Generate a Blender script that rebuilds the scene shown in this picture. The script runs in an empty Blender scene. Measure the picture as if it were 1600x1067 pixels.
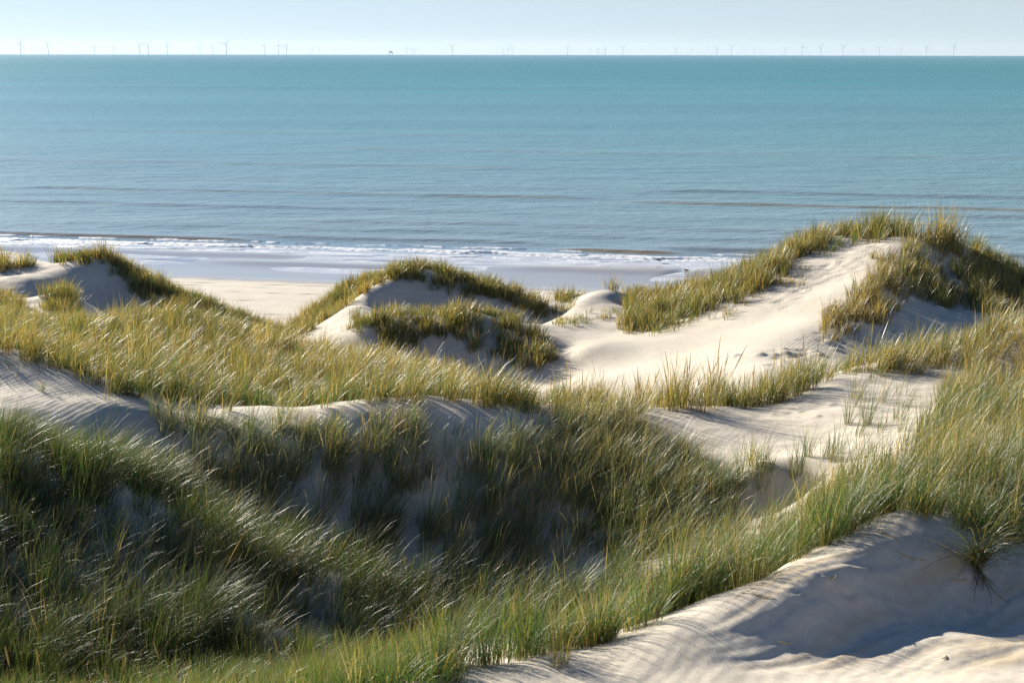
import bpy, math, random
import numpy as np
from mathutils import Vector, Matrix

rng = np.random.default_rng(7)
random.seed(7)
R = math.radians
scene = bpy.context.scene
COL = scene.collection

# ------------------------------------------------------------------ camera model
W0, H0, F0 = 1600.0, 1067.0, 2000.0
CAM_Z = 18.0
R_EARTH = 6371000.0
PITCH = math.atan((533.5 - 81.3) / F0)
cp, sp = math.cos(PITCH), math.sin(PITCH)


def P(px, py, d):
    """point at forward distance d that the photograph shows at (px, py)"""
    u = (px - W0 / 2) / F0
    v = (H0 / 2 - py) / F0
    y = cp + v * sp
    z = -sp + v * cp
    k = d / y
    return (u * k, d, CAM_Z + z * k)


def project(X, Y, Z):
    z = Z - CAM_Z
    fwd = Y * cp - z * sp
    up = Y * sp + z * cp
    return W0 / 2 + F0 * X / fwd, H0 / 2 - F0 * up / fwd


def smooth(a, b, x):
    t = np.clip((x - a) / (b - a), 0, 1)
    return t * t * (3 - 2 * t)


# ------------------------------------------------------------------ noise
_perm = np.random.default_rng(3).permutation(512)
_ang = np.random.default_rng(4).uniform(0, 2 * np.pi, 512)
_gx, _gy = np.cos(_ang), np.sin(_ang)


def perlin(x, y):
    x = np.asarray(x, float)
    y = np.asarray(y, float)
    xi = np.floor(x).astype(np.int64)
    yi = np.floor(y).astype(np.int64)
    xf, yf = x - xi, y - yi

    def g(ix, iy, dx, dy):
        h = _perm[(_perm[ix & 511] + iy) & 511]
        return _gx[h] * dx + _gy[h] * dy
    u = xf * xf * xf * (xf * (xf * 6 - 15) + 10)
    v = yf * yf * yf * (yf * (yf * 6 - 15) + 10)
    a = g(xi, yi, xf, yf) * (1 - u) + g(xi + 1, yi, xf - 1, yf) * u
    b = g(xi, yi + 1, xf, yf - 1) * (1 - u) + g(xi + 1, yi + 1, xf - 1, yf - 1) * u
    return (a * (1 - v) + b * v) * 1.5


def fbm(x, y, n=4):
    s = 0
    a = 1.0
    for i in range(n):
        s = s + a * perlin(x * 2 ** i + 17.3 * i, y * 2 ** i - 9.1 * i)
        a *= 0.5
    return s


# ------------------------------------------------------------------ beach profile
def shore(X, Y):
    return Y + 0.17 * X


def beach(X, Y):
    s = shore(X, Y)
    z = np.interp(s, [60, 70, 85, 96, 99, 103, 107, 112, 118, 130, 170, 260],
                  [3.3, 2.7, 1.3, 0.26, 0.09, 0.0, -0.02, -0.05, -0.4, -1.2, -3.0, -6.0])
    wob = perlin(X * 0.05 + 3, s * 0.12 + 5)
    z = z + np.where(s > 90, 0.05 * wob * smooth(90, 99, s), 0)
    # the low bars of sand that stand out of the swash
    def bar(s0, ws, x0, x1, h):
        m = smooth(x0 - 5, x0 + 2, X) * (1 - smooth(x1 - 2, x1 + 5, X))
        return h * m * np.exp(-((s - s0 - 0.5 * perlin(X * 0.15, s0)) / ws) ** 2)
    z = z + bar(108.5, 1.6, 1, 45, 0.16) + bar(107.0, 1.3, -24, -9, 0.14) + bar(111.0, 1.5, -60, -21, 0.15)
    gap = np.exp(-((X - 13.5 - 0.5 * (s - 107)) / 0.7) ** 2) * smooth(103, 106, s)
    z = z - 0.15 * gap
    # wheel tracks along the beach
    for s0, dp in ((72.5, 0.05), (74.4, 0.06), (76.0, 0.04), (82, 0.03), (87.5, 0.03)):
        z = z - dp * np.exp(-((s - s0 - 0.6 * perlin(X * 0.04, s0)) / 0.22) ** 2)
    z = z + 0.018 * fbm(X * 0.8, Y * 0.8, 3) * (s < 96)
    return z


# ------------------------------------------------------------------ dune control lines
ctrl = []


def line(pts, step=0.9):
    w = [P(*p) if len(p) == 3 else p[:3] for p in pts]
    for a, b in zip(w[:-1], w[1:]):
        n = max(1, int(math.dist(a[:2], b[:2]) / (step * max(1.0, a[1] / 22))))
        for i in range(n):
            t = i / n
            ctrl.append(tuple(a[k] + (b[k] - a[k]) * t for k in range(3)))
    ctrl.append(tuple(w[-1]))


def pts(*ps):
    for p in ps:
        ctrl.append(P(*p))


def hid(*ps):
    """(px at that distance, distance, height): ground that other ground hides"""
    for px, d, z in ps:
        ctrl.append(((px - 800) / F0 * d * 1.02, d, z))


# A: the near ridge
A_CREST = [(330, 1170, 8.2), (450, 1130, 8.5), (560, 1098, 8.8), (640, 1070, 9.2), (700, 1052, 9.4), (760, 1040, 9.7),
           (860, 1020, 10), (950, 1000, 10.3), (1030, 965, 10.7), (1100, 937, 11.1), (1180, 908, 11.5), (1240, 880, 11.8),
           (1290, 850, 12.1), (1350, 820, 12.4), (1410, 797, 12.7), (1460, 810, 12.7), (1520, 830, 12.7),
           (1600, 845, 12.7), (1720, 850, 12.7)]
line(A_CREST)
line([(1050, 992, 9.9), (1150, 962, 10.3), (1250, 930, 10.6), (1290, 915, 10.75), (1335, 903, 10.95), (1385, 848, 11.8), (1430, 808, 12.5)])
line([(1000, 1058, 9.3), (1150, 1000, 10.0), (1250, 972, 10.4), (1350, 973, 10.65), (1450, 966, 11.1), (1600, 962, 11.3), (1720, 962, 11.3)])
line([(1180, 1030, 9.75), (1250, 1012, 10.0), (1330, 1015, 10.1), (1400, 992, 10.4), (1450, 985, 10.55), (1520, 993, 10.5), (1600, 1003, 10.45), (1720, 1003, 10.45)])
line([(900, 1067, 9.1), (1050, 1075, 9.1), (1200, 1067, 9.15), (1400, 1067, 9.1), (1600, 1067, 9.1), (1720, 1067, 9.1)])
for x in np.linspace(-6, 6, 9):
    ctrl.append((x, -3, 16.3)); ctrl.append((x, 0, 16.2)); ctrl.append((x, 3.5, 15.1)); ctrl.append((x * 1.2, 6.2, 13.9))
ctrl.append((3, 8, 13.5)); ctrl.append((5, 8, 13.5)); ctrl.append((0.5, 8, 13.4))
# lee of A
hid((300, 10.5, 12.1), (420, 10.8, 12.1), (560, 11.3, 12.0), (700, 12.2, 11.9), (850, 12.4, 11.7), (850, 15, 10.6), (1000, 12.8, 11.7), (1000, 15.5, 10.6), (1100, 13.1, 11.8), (1100, 16, 10.7), (1200, 13.5, 12.0), (1200, 16.3, 10.8), (1270, 14.2, 12.1))
# B: valley
line([(450, 985, 16.8), (560, 985, 17.4), (700, 962, 18.2), (800, 955, 18.5), (900, 935, 18.7), (1000, 890, 18.6), (1090, 840, 18.6), (1150, 806, 19.1), (1200, 800, 19.2), (1240, 800, 19.0)])
# left mound
pts((-80, 690, 20), (0, 700, 20), (80, 715, 19.8), (150, 740, 19.5), (-80, 760, 18.9), (20, 770, 18.8), (110, 780, 18.7), (190, 790, 18.7),
    (0, 850, 17.7), (100, 850, 17.7), (200, 850, 17.9), (280, 850, 18.2), (350, 880, 17.8), (450, 880, 18.6), (540, 920, 18.2),
    (0, 950, 16.4), (100, 950, 16.4), (200, 950, 16.4), (320, 950, 16.5), (400, 960, 16.4),
    (0, 1067, 14.5), (150, 1055, 14.6), (300, 1040, 14.9), (250, 790, 19.6), (-80, 950, 16.2), (-80, 1067, 14.3))
# C: second ridge
C_CREST = [(-120, 540, 26), (0, 560, 25.5), (100, 585, 25), (190, 620, 24.3), (250, 645, 23.8), (320, 660, 23.2), (390, 670, 22.8),
           (430, 668, 22.7), (470, 660, 22.8), (530, 640, 23.1), (600, 645, 23.0), (660, 645, 22.9), (720, 655, 22.7), (800, 658, 22.7),
           (870, 655, 23.1), (940, 650, 24), (1010, 646, 24.5), (1080, 640, 25), (1130, 636, 25.3), (1180, 635, 25.6), (1240, 620, 26),
           (1330, 590, 26.5), (1420, 582, 26.5), (1530, 577, 26), (1640, 570, 26)]
line(C_CREST)
line([(-100, 660, 22), (0, 656, 22.2), (110, 648, 22.7), (200, 640, 23.2)])
pts((-100, 600, 23.9), (0, 605, 23.8), (100, 620, 23.5))
pts((60, 690, 21.8), (150, 695, 22.1), (210, 690, 22.6), (250, 720, 22.4), (310, 740, 22.0))
line([(350, 800, 21.0), (430, 830, 20.6), (550, 865, 20.4), (700, 900, 19.85), (850, 902, 19.6), (950, 882, 19.3), (1050, 842, 19.1), (1130, 795, 19.1)])
pts((1000, 720, 21.5), (1080, 715, 21.9), (1100, 760, 20), (900, 720, 21.6), (1130, 745, 20.7))
pts((1100, 690, 22.8), (1180, 680, 23), (1080, 665, 23.8), (1180, 655, 24.4), (1260, 695, 22.1))
line([(1160, 742, 20.1), (1200, 736, 20.0), (1245, 742, 19.9)])
pts((1165, 792, 19.5), (1200, 790, 19.6), (1240, 788, 19.5), (1300, 640, 24.5), (1335, 610, 25.7), (1400, 640, 23.8), (1330, 690, 21.5), (1400, 690, 20.6), (1300, 735, 18.6))
# right fore hill
pts((1300, 765, 15.4), (1400, 742, 15.2), (1500, 732, 15), (1600, 722, 15), (1700, 720, 15), (1500, 665, 20), (1600, 640, 20.2), (1580, 682, 17.5), (1680, 680, 17.5),
    (1420, 700, 18.3), (1680, 640, 20), (1560, 738, 15.6))
# right top hummock
pts((1700, 500, 27), (1620, 518, 27), (1500, 545, 27.5), (1400, 560, 28), (1600, 600, 24.5), (1550, 620, 23.5), (1700, 600, 24), (1320, 578, 28))
hid((1300, 32, 9.0), (1450, 32, 9.9), (1650, 33, 10.3), (1150, 31, 8.6), (1000, 29.5, 9.2), (1000, 33, 7.6), (900, 28.5, 9.4), (850, 33, 8.0), (1550, 37, 8.6), (1430, 36.5, 8.4))
# D: golden field
pts((-100, 545, 29), (100, 560, 28), (300, 620, 26), (450, 640, 25.3), (300, 590, 30), (450, 600, 29), (600, 620, 28), (680, 612, 29), (100, 540, 32), (0, 520, 34),
    (250, 530, 36), (180, 515, 38), (230, 500, 39.5), (330, 517, 38), (420, 545, 36), (500, 560, 35), (600, 585, 33.5), (700, 583, 33), (745, 605, 32),
    (290, 568, 32.2), (800, 640, 26.2), (880, 635, 26.2), (760, 640, 27), (-100, 510, 36))
hid((250, 44, 8.0), (350, 43, 7.8), (450, 41, 7.9), (600, 39, 8.0), (700, 38, 7.6), (800, 36, 7.6), (100, 40, 9.0), (0, 40, 9.2))
# between D and H
pts((0, 470, 50), (60, 470, 48.5), (100, 462, 50), (135, 478, 49), (0, 495, 46), (60, 497, 45.5), (120, 497, 46.5), (-100, 470, 50))
hid((60, 53, 7.3), (120, 52.5, 6.9), (230, 50, 6.6), (320, 49, 6.3), (420, 48, 6.2))
# H: left dune
H_CREST = [(-120, 428, 57), (0, 433, 57), (60, 426, 58), (90, 412, 59.5), (120, 407, 60), (150, 402, 60), (190, 417, 60), (230, 441, 59), (290, 469, 58), (350, 492, 57), (410, 525, 55), (440, 540, 54)]
line(H_CREST)
line([(0, 448, 54.6), (50, 442, 55.5), (85, 428, 57.4)])
pts((150, 494, 56), (230, 497, 55.5), (180, 450, 58), (300, 505, 54.8), (100, 450, 56.6), (240, 470, 57), (-60, 416, 66), (0, 416, 66), (60, 418, 65.5), (370, 530, 53))
hid((0, 71, 3.6), (100, 67, 4.5), (200, 66, 4.2), (300, 64, 4.0), (380, 62, 3.9), (440, 59, 4.2), (-100, 72, 3.6))
# E: middle dune
line([(612, 438, 57), (590, 460, 55), (572, 480, 53), (550, 500, 50.5)])
line([(455, 540, 50), (500, 508, 53), (540, 478, 55.5), (575, 455, 57), (612, 432, 58.2), (640, 422, 58.8), (690, 427, 59), (740, 442, 59), (790, 460, 58.5), (840, 481, 57.5), (880, 497, 56)])
pts((480, 550, 48), (540, 555, 46.8), (590, 560, 46), (440, 532, 58), (480, 503, 60.5), (540, 452, 61.5))
pts((650, 470, 56.5), (700, 478, 56.5), (760, 486, 56.5), (605, 488, 54.6))
hid((640, 53, 6.5), (720, 53, 6.3), (800, 53, 6.3), (460, 66, 3.4), (540, 66, 4.2), (640, 65, 4.8), (740, 65, 4.4), (840, 63, 4.3))
# F: hummock before E
line([(548, 508, 49.3), (575, 503, 48.8), (620, 500, 49), (680, 496, 49.5), (740, 491, 49.5), (790, 506, 49), (840, 527, 48), (867, 547, 46.8)])
pts((620, 565, 46.6), (700, 585, 46.4), (780, 600, 45), (850, 602, 44), (882, 592, 44.6), (567, 525, 47.6))
# G: big dune
line([(960, 515, 50), (1020, 515, 49), (1100, 491, 48.5), (1180, 456, 49), (1220, 424, 51), (1270, 398, 52), (1330, 385, 52.5), (1400, 367, 53), (1440, 365, 52.5), (1465, 370, 51.8), (1500, 380, 52), (1550, 406, 53), (1600, 433, 54), (1720, 470, 55)])
line([(1405, 392, 50.4), (1390, 420, 48), (1370, 440, 46.5), (1345, 470, 44.5), (1310, 500, 42.5), (1270, 520, 41), (1230, 532, 40), (1180, 547, 39)])
pts((900, 605, 41), (1000, 617, 38), (1100, 602, 36), (1200, 583, 35), (880, 512, 50), (900, 560, 45), (1100, 540, 43), (1200, 500, 45), (1300, 440, 48), (1000, 560, 43.5))
pts((1330, 540, 40.3), (1400, 500, 43.2), (1400, 540, 40.8), (1450, 512, 42.8), (1500, 507, 43.3), (1440, 460, 46.8), (1480, 432, 49.2), (1540, 432, 51), (1600, 455, 50), (1600, 492, 46.4), (1540, 490, 45.4), (1720, 490, 48), (1440, 420, 49), (1250, 558, 37.7), (1330, 570, 36.6))
line([(980, 482, 56), (1100, 457, 56), (1180, 432, 56), (1230, 398, 55.5), (1290, 374, 55), (1350, 364, 54.5)])
hid((1000, 62, 5.2), (1150, 62, 6.0), (1300, 63, 6.4), (1450, 64, 6.2), (1600, 62, 6.2), (1720, 62, 6.0))
# bump and low rim
line([(878, 494, 54.6), (905, 468, 55.6), (930, 457, 56.8), (970, 460, 57), (994, 478, 56.6)])
pts((930, 492, 52.6), (970, 492, 52.6), (990, 490, 53.5), (900, 494, 53), (930, 475, 54.6), (960, 476, 54.6), (880, 478, 60), (1000, 470, 60), (940, 470, 60))
hid((900, 65, 4.2), (980, 65, 4.4))
# bump by the beach
pts((440, 522, 62), (466, 508, 63))
for d in (69, 73, 78):
    for x in np.linspace(-62, 62, 13):
        if d == 69 and abs(x) > 45:
            continue
        ctrl.append((x, d, float(beach(np.array(x), np.array(float(d))))))
for x, y, z in ((-40, 20, 11.5), (-40, 35, 10), (-44, 55, 8), (40, 20, 12), (40, 35, 10), (44, 52, 8.5), (-25, 12, 12), (25, 12, 13), (-20, 3, 15), (20, 3, 15), (-20, -3, 16), (20, -3, 16)):
    ctrl.append((x, y, z))

ctrl = np.array(ctrl)
_keep = []
for i, c in enumerate(ctrl):
    if all((c[0] - ctrl[j][0]) ** 2 + (c[1] - ctrl[j][1]) ** 2 > 0.09 for j in _keep):
        _keep.append(i)
ctrl = ctrl[_keep]
# a multiquadric surface whose roundness grows with the distance between the marks
cc = 0.22 + 0.012 * ctrl[:, 1].clip(0, 70)


def phi(X, Y):
    r2 = (X[:, None] - ctrl[None, :, 0]) ** 2 + (Y[:, None] - ctrl[None, :, 1]) ** 2
    return np.sqrt(r2 + (cc ** 2)[None, :])


_n = len(ctrl)
_A = np.zeros((_n + 3, _n + 3))
_A[:_n, :_n] = phi(ctrl[:, 0], ctrl[:, 1]) + np.eye(_n) * -0.02
_A[:_n, _n] = 1
_A[:_n, _n + 1:] = ctrl[:, :2]
_A[_n:, :_n] = _A[:_n, _n:].T
_w = np.linalg.solve(_A, np.concatenate([ctrl[:, 2], [0, 0, 0]]))


def dunes_raw(X, Y):
    out = np.empty(len(X))
    for i in range(0, len(X), 20000):
        x, y = X[i:i + 20000], Y[i:i + 20000]
        out[i:i + 20000] = phi(x, y) @ _w[:_n] + _w[_n] + _w[_n + 1] * x + _w[_n + 2] * y
    return out


# ------------------------------------------------------------------ terrain grid
ys = [-3.0]
while ys[-1] < 170:
    y = ys[-1]
    ys.append(y + (0.12 if y < 5 else max(0.02, y * 0.0024) if y < 70 else y * 0.005))
ys = np.array(ys)
us = np.linspace(-0.68, 0.68, 640)


def spread(y):
    return np.where(y > 0, y + 5.0, 5.0)


GX = us[None, :] * spread(ys)[:, None]
GY = np.repeat(ys[:, None], len(us), 1)
near = ys < 78
nr = int(near.sum())
Z = np.empty_like(GX)
Z[:nr] = dunes_raw(GX[:nr].ravel(), GY[:nr].ravel()).reshape(nr, -1)
Z[nr:] = 0
zb = beach(GX, GY)
k = smooth(66, 74, shore(GX, GY))
Z = Z * (1 - k) + zb * k
Z = np.where(k < 1, np.maximum(Z, zb - 0.3), Z)
PX, PY = project(GX, np.maximum(GY, 1.0), Z)


def inpoly(px, py, poly):
    inside = np.zeros(px.shape, bool)
    n = len(poly)
    j = n - 1
    for i in range(n):
        xi, yi = poly[i]
        xj, yj = poly[j]
        c = ((yi > py) != (yj > py)) & (px < (xj - xi) * (py - yi) / ((yj - yi) or 1e-9) + xi)
        inside ^= c
        j = i
    return inside


def blob(x, y, r):
    return np.exp(-((GX - x) ** 2 + (GY - y) ** 2) / r ** 2)


# lumps and wind shaping
dune = 1 - k
dune = dune * (1 - 0.85 * blob(6.5, 43.5, 8.0))
Z = Z + dune * (0.10 * perlin(GX * 0.35, GY * 0.35) * smooth(14, 30, GY) + 0.035 * fbm(GX * 0.9 + 5, GY * 0.9, 3))
# broken, wind-cut layers in the near slope
q = (GY - 0.72 * GX) * 0.8 + 0.10 * perlin(GX * 0.7, GY * 0.7)
cut = smooth(1.2, 2.2, GX) * smooth(9.2, 9.8, GY) * (1 - smooth(11.9, 12.5, GY))
lay = perlin(GX * 0.35 + 2.0, q * 2.2) + 0.4 * perlin(GX * 0.8, q * 5.0)
Z = Z + cut * (0.007 * np.tanh(lay * 9.0) + 0.004 * np.tanh(10 * perlin(GX * 0.6 + 9, q * 7.0)) + 0.006 * fbm(GX * 2.6, GY * 2.6, 3))
LAYER = cut * np.clip(perlin(GX * 0.6 + 4, q * 7.0) * 1.6, 0, 1)
# footprints and slumped crust on the big dune
tr = np.random.default_rng(11)
foot = []
for _ in range(90):
    t = tr.random()
    px = 1215 + 150 * t + tr.normal(0, 14)
    py = 470 - 85 * t + tr.normal(0, 9)
    foot.append((px, py))
foot += [(1360 + tr.normal(0, 12), 385 + tr.normal(0, 5)) for _ in range(10)]
rows_g = (GY > 40) & (GY < 56)
for px, py in foot:
    m = np.argmin(np.where(rows_g, (PX - px) ** 2 + (PY - py) ** 2, 1e9))
    i, j = np.unravel_index(m, GX.shape)
    x, y = GX[i, j], GY[i, j]
    a, b = max(0, i - 30), i + 30
    c, d = max(0, j - 30), j + 30
    r2 = ((GX[a:b, c:d] - x) / 0.30) ** 2 + ((GY[a:b, c:d] - y) / 0.24) ** 2
    h = tr.uniform(0.004, 0.03)
    Z[a:b, c:d] += h * (1.4 * np.exp(-(r2 - 1.4) ** 2 * 1.5) * 0.5 - np.exp(-r2))
# crumbled clods on the second ridge and beneath the big dune's brink
for (cx, cy, sx, sy, n, r, d0, d1) in ((1245, 648, 26, 10, 16, 0.06, 21, 26), (1265, 552, 30, 10, 18, 0.12, 36, 43), (1360, 500, 40, 25, 26, 0.2, 40, 47), (1310, 745, 10, 6, 6, 0.06, 17, 21), (1400, 915, 110, 26, 70, 0.022, 10, 12.6), (1300, 925, 50, 14, 24, 0.035, 10, 12.6), (1450, 1020, 120, 25, 26, 0.015, 9, 11),
                                       (1480, 470, 50, 30, 30, 0.2, 43, 50), (1230, 560, 30, 8, 20, 0.16, 36, 41)):
    for _ in range(n):
        px, py = cx + tr.normal(0, sx), cy + tr.normal(0, sy)
        m = np.argmin(np.where((GY > d0) & (GY < d1), (PX - px) ** 2 + (PY - py) ** 2, 1e9))
        i, j = np.unravel_index(m, GX.shape)
        x, y = GX[i, j], GY[i, j]
        a, b, c, d = max(0, i - 30), i + 30, max(0, j - 30), j + 30
        rr = r * tr.uniform(0.6, 1.4)
        r2 = ((GX[a:b, c:d] - x) / rr) ** 2 + ((GY[a:b, c:d] - y) / rr) ** 2
        Z[a:b, c:d] += tr.choice([-0.7, 1.0]) * rr * 0.4 * np.exp(-r2 ** 2)
WET = np.clip(1 - smooth(0.10, 0.30, Z + 0.05 * perlin(GX * 0.3, GY * 0.5)), 0, 1) * (GY > 80)
sB = shore(GX, GY)
WRACK = np.zeros_like(Z)
for s0, wd in ((76.3, 0.14), (74.6, 0.10), (82.2, 0.12), (87.6, 0.1), (91.5, 0.16), (94.5, 0.2)):
    ln = np.exp(-((sB - s0 - 0.5 * perlin(GX * 0.05, s0)) / wd) ** 2)
    WRACK += ln * smooth(-0.3, 0.25, perlin(GX * 0.18 + s0, GY * 0.4))
WRACK = np.clip(WRACK, 0, 1) * k


def height(X, Y):
    r = np.interp(Y, ys, np.arange(len(ys)))
    r0 = np.clip(np.floor(r).astype(int), 0, len(ys) - 2)
    fr = r - r0
    u = X / spread(Y)
    c = (u - us[0]) / (us[1] - us[0])
    c0 = np.clip(np.floor(c).astype(int), 0, len(us) - 2)
    fc = np.clip(c - c0, 0, 1)
    return (Z[r0, c0] * (1 - fr) * (1 - fc) + Z[r0 + 1, c0] * fr * (1 - fc) + Z[r0, c0 + 1] * (1 - fr) * fc + Z[r0 + 1, c0 + 1] * fr * fc)


def slope(X, Y, e=0.12):
    return (height(X + e, Y) - height(X - e, Y)) / (2 * e), (height(X, Y + e) - height(X, Y - e)) / (2 * e)


# ------------------------------------------------------------------ materials
def mat(name):
    m = bpy.data.materials.new(name)
    m.use_nodes = True
    nt = m.node_tree
    nt.nodes.clear()
    out = nt.nodes.new('ShaderNodeOutputMaterial')
    return m, nt, out


def N(nt, kind, **kw):
    n = nt.nodes.new(kind)
    for a, v in kw.items():
        if a.startswith('i_'):
            n.inputs[a[2:].replace('_', ' ')].default_value = v
        else:
            setattr(n, a, v)
    return n


def ramp(nt, src, stops):
    r = nt.nodes.new('ShaderNodeValToRGB')
    el = r.color_ramp.elements
    while len(el) > len(stops):
        el.remove(el[-1])
    while len(el) < len(stops):
        el.new(0.5)
    for e, (p, c) in zip(el, stops):
        e.position = p
        e.color = (*c, 1) if len(c) == 3 else c
    if src is not None:
        nt.links.new(src, r.inputs[0])
    return r


def mixc(nt, fac, a, b, mode='MIX'):
    m = nt.nodes.new('ShaderNodeMix')
    m.data_type = 'RGBA'
    m.blend_type = mode
    for sock, v in ((m.inputs[0], fac), (m.inputs[6], a), (m.inputs[7], b)):
        if hasattr(v, 'links') or hasattr(v, 'is_linked'):
            nt.links.new(v, sock)
        elif isinstance(v, (int, float)):
            sock.default_value = v
        else:
            sock.default_value = (*v, 1)
    return m.outputs[2]


def simple(name, col, rough=0.7):
    m, nt, out = mat(name)
    b = N(nt, 'ShaderNodeBsdfPrincipled')
    tc = N(nt, 'ShaderNodeTexCoord')
    no = N(nt, 'ShaderNodeTexNoise', i_Scale=6.0, i_Detail=3.0)
    nt.links.new(tc.outputs['Object'], no.inputs['Vector'])
    r = ramp(nt, no.outputs['Fac'], [(0.3, tuple(c * 0.85 for c in col)), (0.7, tuple(min(1, c * 1.12) for c in col))])
    nt.links.new(r.outputs[0], b.inputs['Base Color'])
    b.inputs['Roughness'].default_value = rough
    nt.links.new(b.outputs[0], out.inputs[0])
    return m


def sand_material():
    m, nt, out = mat('dune sand')
    L = nt.links.new
    geo = N(nt, 'ShaderNodeNewGeometry')
    pos = geo.outputs['Position']
    n1 = N(nt, 'ShaderNodeTexNoise', i_Scale=0.35, i_Detail=5.0, i_Roughness=0.6)
    n2 = N(nt, 'ShaderNodeTexNoise', i_Scale=7.0, i_Detail=6.0, i_Roughness=0.7)
    L(pos, n1.inputs['Vector']); L(pos, n2.inputs['Vector'])
    c1 = ramp(nt, n1.outputs['Fac'], [(0.3, (0.52, 0.465, 0.375)), (0.7, (0.62, 0.565, 0.47))])
    c2 = ramp(nt, n2.outputs['Fac'], [(0.35, (0.86, 0.86, 0.86)), (0.65, (1.05, 1.04, 1.02))])
    col = mixc(nt, 1.0, c1.outputs[0], c2.outputs[0], 'MULTIPLY')
    at = N(nt, 'ShaderNodeAttribute', attribute_name='marks')
    sx = N(nt, 'ShaderNodeSeparateColor')
    L(at.outputs['Color'], sx.inputs[0])
    col = mixc(nt, sx.outputs[2], col, (0.46, 0.33, 0.17))      # older, yellower layers
    col = mixc(nt, sx.outputs[1], col, (0.10, 0.085, 0.06))     # wrack on the beach
    col = mixc(nt, sx.outputs[0], col, (0.36, 0.315, 0.26))      # wet sand
    # fine shell and plant specks
    v = N(nt, 'ShaderNodeTexVoronoi', i_Scale=9.0)
    L(pos, v.inputs['Vector'])
    sk = ramp(nt, v.outputs['Distance'], [(0.0, (1, 1, 1)), (0.055, (0, 0, 0))])
    sel = N(nt, 'ShaderNodeTexNoise', i_Scale=2.0, i_Detail=2.0)
    L(pos, sel.inputs['Vector'])
    sr = ramp(nt, sel.outputs['Fac'], [(0.55, (0, 0, 0)), (0.66, (0.8, 0.8, 0.8))])
    mm = N(nt, 'ShaderNodeMath', operation='MULTIPLY')
    L(sk.outputs[0], mm.inputs[0]); L(sr.outputs[0], mm.inputs[1])
    col = mixc(nt, mm.outputs[0], col, (0.13, 0.10, 0.06))
    b = N(nt, 'ShaderNodeBsdfPrincipled')
    L(col, b.inputs['Base Color'])
    rr = N(nt, 'ShaderNodeMapRange', i_To_Min=0.92, i_To_Max=0.12)
    L(sx.outputs[0], rr.inputs['Value'])
    L(rr.outputs[0], b.inputs['Roughness'])
    b.inputs['Specular IOR Level'].default_value = 0.35
    # wind ripples + grain
    mp = N(nt, 'ShaderNodeMapping')
    mp.inputs['Rotation'].default_value = (0, 0, R(28))
    L(pos, mp.inputs['Vector'])
    wv = N(nt, 'ShaderNodeTexWave', i_Scale=2.3, i_Distortion=5.0, i_Detail=2.0)
    wv.inputs['Detail Scale'].default_value = 0.6
    L(mp.outputs[0], wv.inputs['Vector'])
    msk = N(nt, 'ShaderNodeTexNoise', i_Scale=0.16, i_Detail=2.0)
    L(pos, msk.inputs['Vector'])
    mr = ramp(nt, msk.outputs['Fac'], [(0.45, (0.0, 0.0, 0.0)), (0.62, (1, 1, 1))])
    dry = N(nt, 'ShaderNodeMath', operation='SUBTRACT'); dry.inputs[0].default_value = 1.0
    L(sx.outputs[0], dry.inputs[1])
    wm = N(nt, 'ShaderNodeMath', operation='MULTIPLY')
    L(wv.outputs['Fac'], wm.inputs[0]); L(mr.outputs[0], wm.inputs[1])
    wm2 = N(nt, 'ShaderNodeMath', operation='MULTIPLY')
    L(wm.outputs[0], wm2.inputs[0]); L(dry.outputs[0], wm2.inputs[1])
    gr = N(nt, 'ShaderNodeTexNoise', i_Scale=22.0, i_Detail=6.0, i_Roughness=0.75)
    L(pos, gr.inputs['Vector'])
    b1 = N(nt, 'ShaderNodeBump', i_Strength=0.40, i_Distance=0.012)
    L(wm2.outputs[0], b1.inputs['Height'])
    b2 = N(nt, 'ShaderNodeBump', i_Strength=0.35, i_Distance=0.02)
    g2 = N(nt, 'ShaderNodeMath', operation='MULTIPLY')
    L(gr.outputs['Fac'], g2.inputs[0]); L(dry.outputs[0], g2.inputs[1])
    L(g2.outputs[0], b2.inputs['Height']); L(b1.outputs[0], b2.inputs['Normal'])
    L(b2.outputs[0], b.inputs['Normal'])
    L(b.outputs[0], out.inputs[0])
    return m


def grass_material():
    m, nt, out = mat('marram blades')
    L = nt.links.new
    at = N(nt, 'ShaderNodeAttribute', attribute_name='col')
    tr = N(nt, 'ShaderNodeBsdfTranslucent')
    warm = mixc(nt, 1.0, at.outputs['Color'], (1.35, 1.22, 0.75), 'MULTIPLY')
    L(warm, tr.inputs['Color'])
    b = N(nt, 'ShaderNodeBsdfPrincipled', i_Roughness=0.42)
    b.inputs['Specular IOR Level'].default_value = 0.6
    L(at.outputs['Color'], b.inputs['Base Color'])
    mx = N(nt, 'ShaderNodeMixShader')
    mx.inputs[0].default_value = 0.42
    L(b.outputs[0], mx.inputs[1]); L(tr.outputs[0], mx.inputs[2])
    L(mx.outputs[0], out.inputs[0])
    return m


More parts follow.
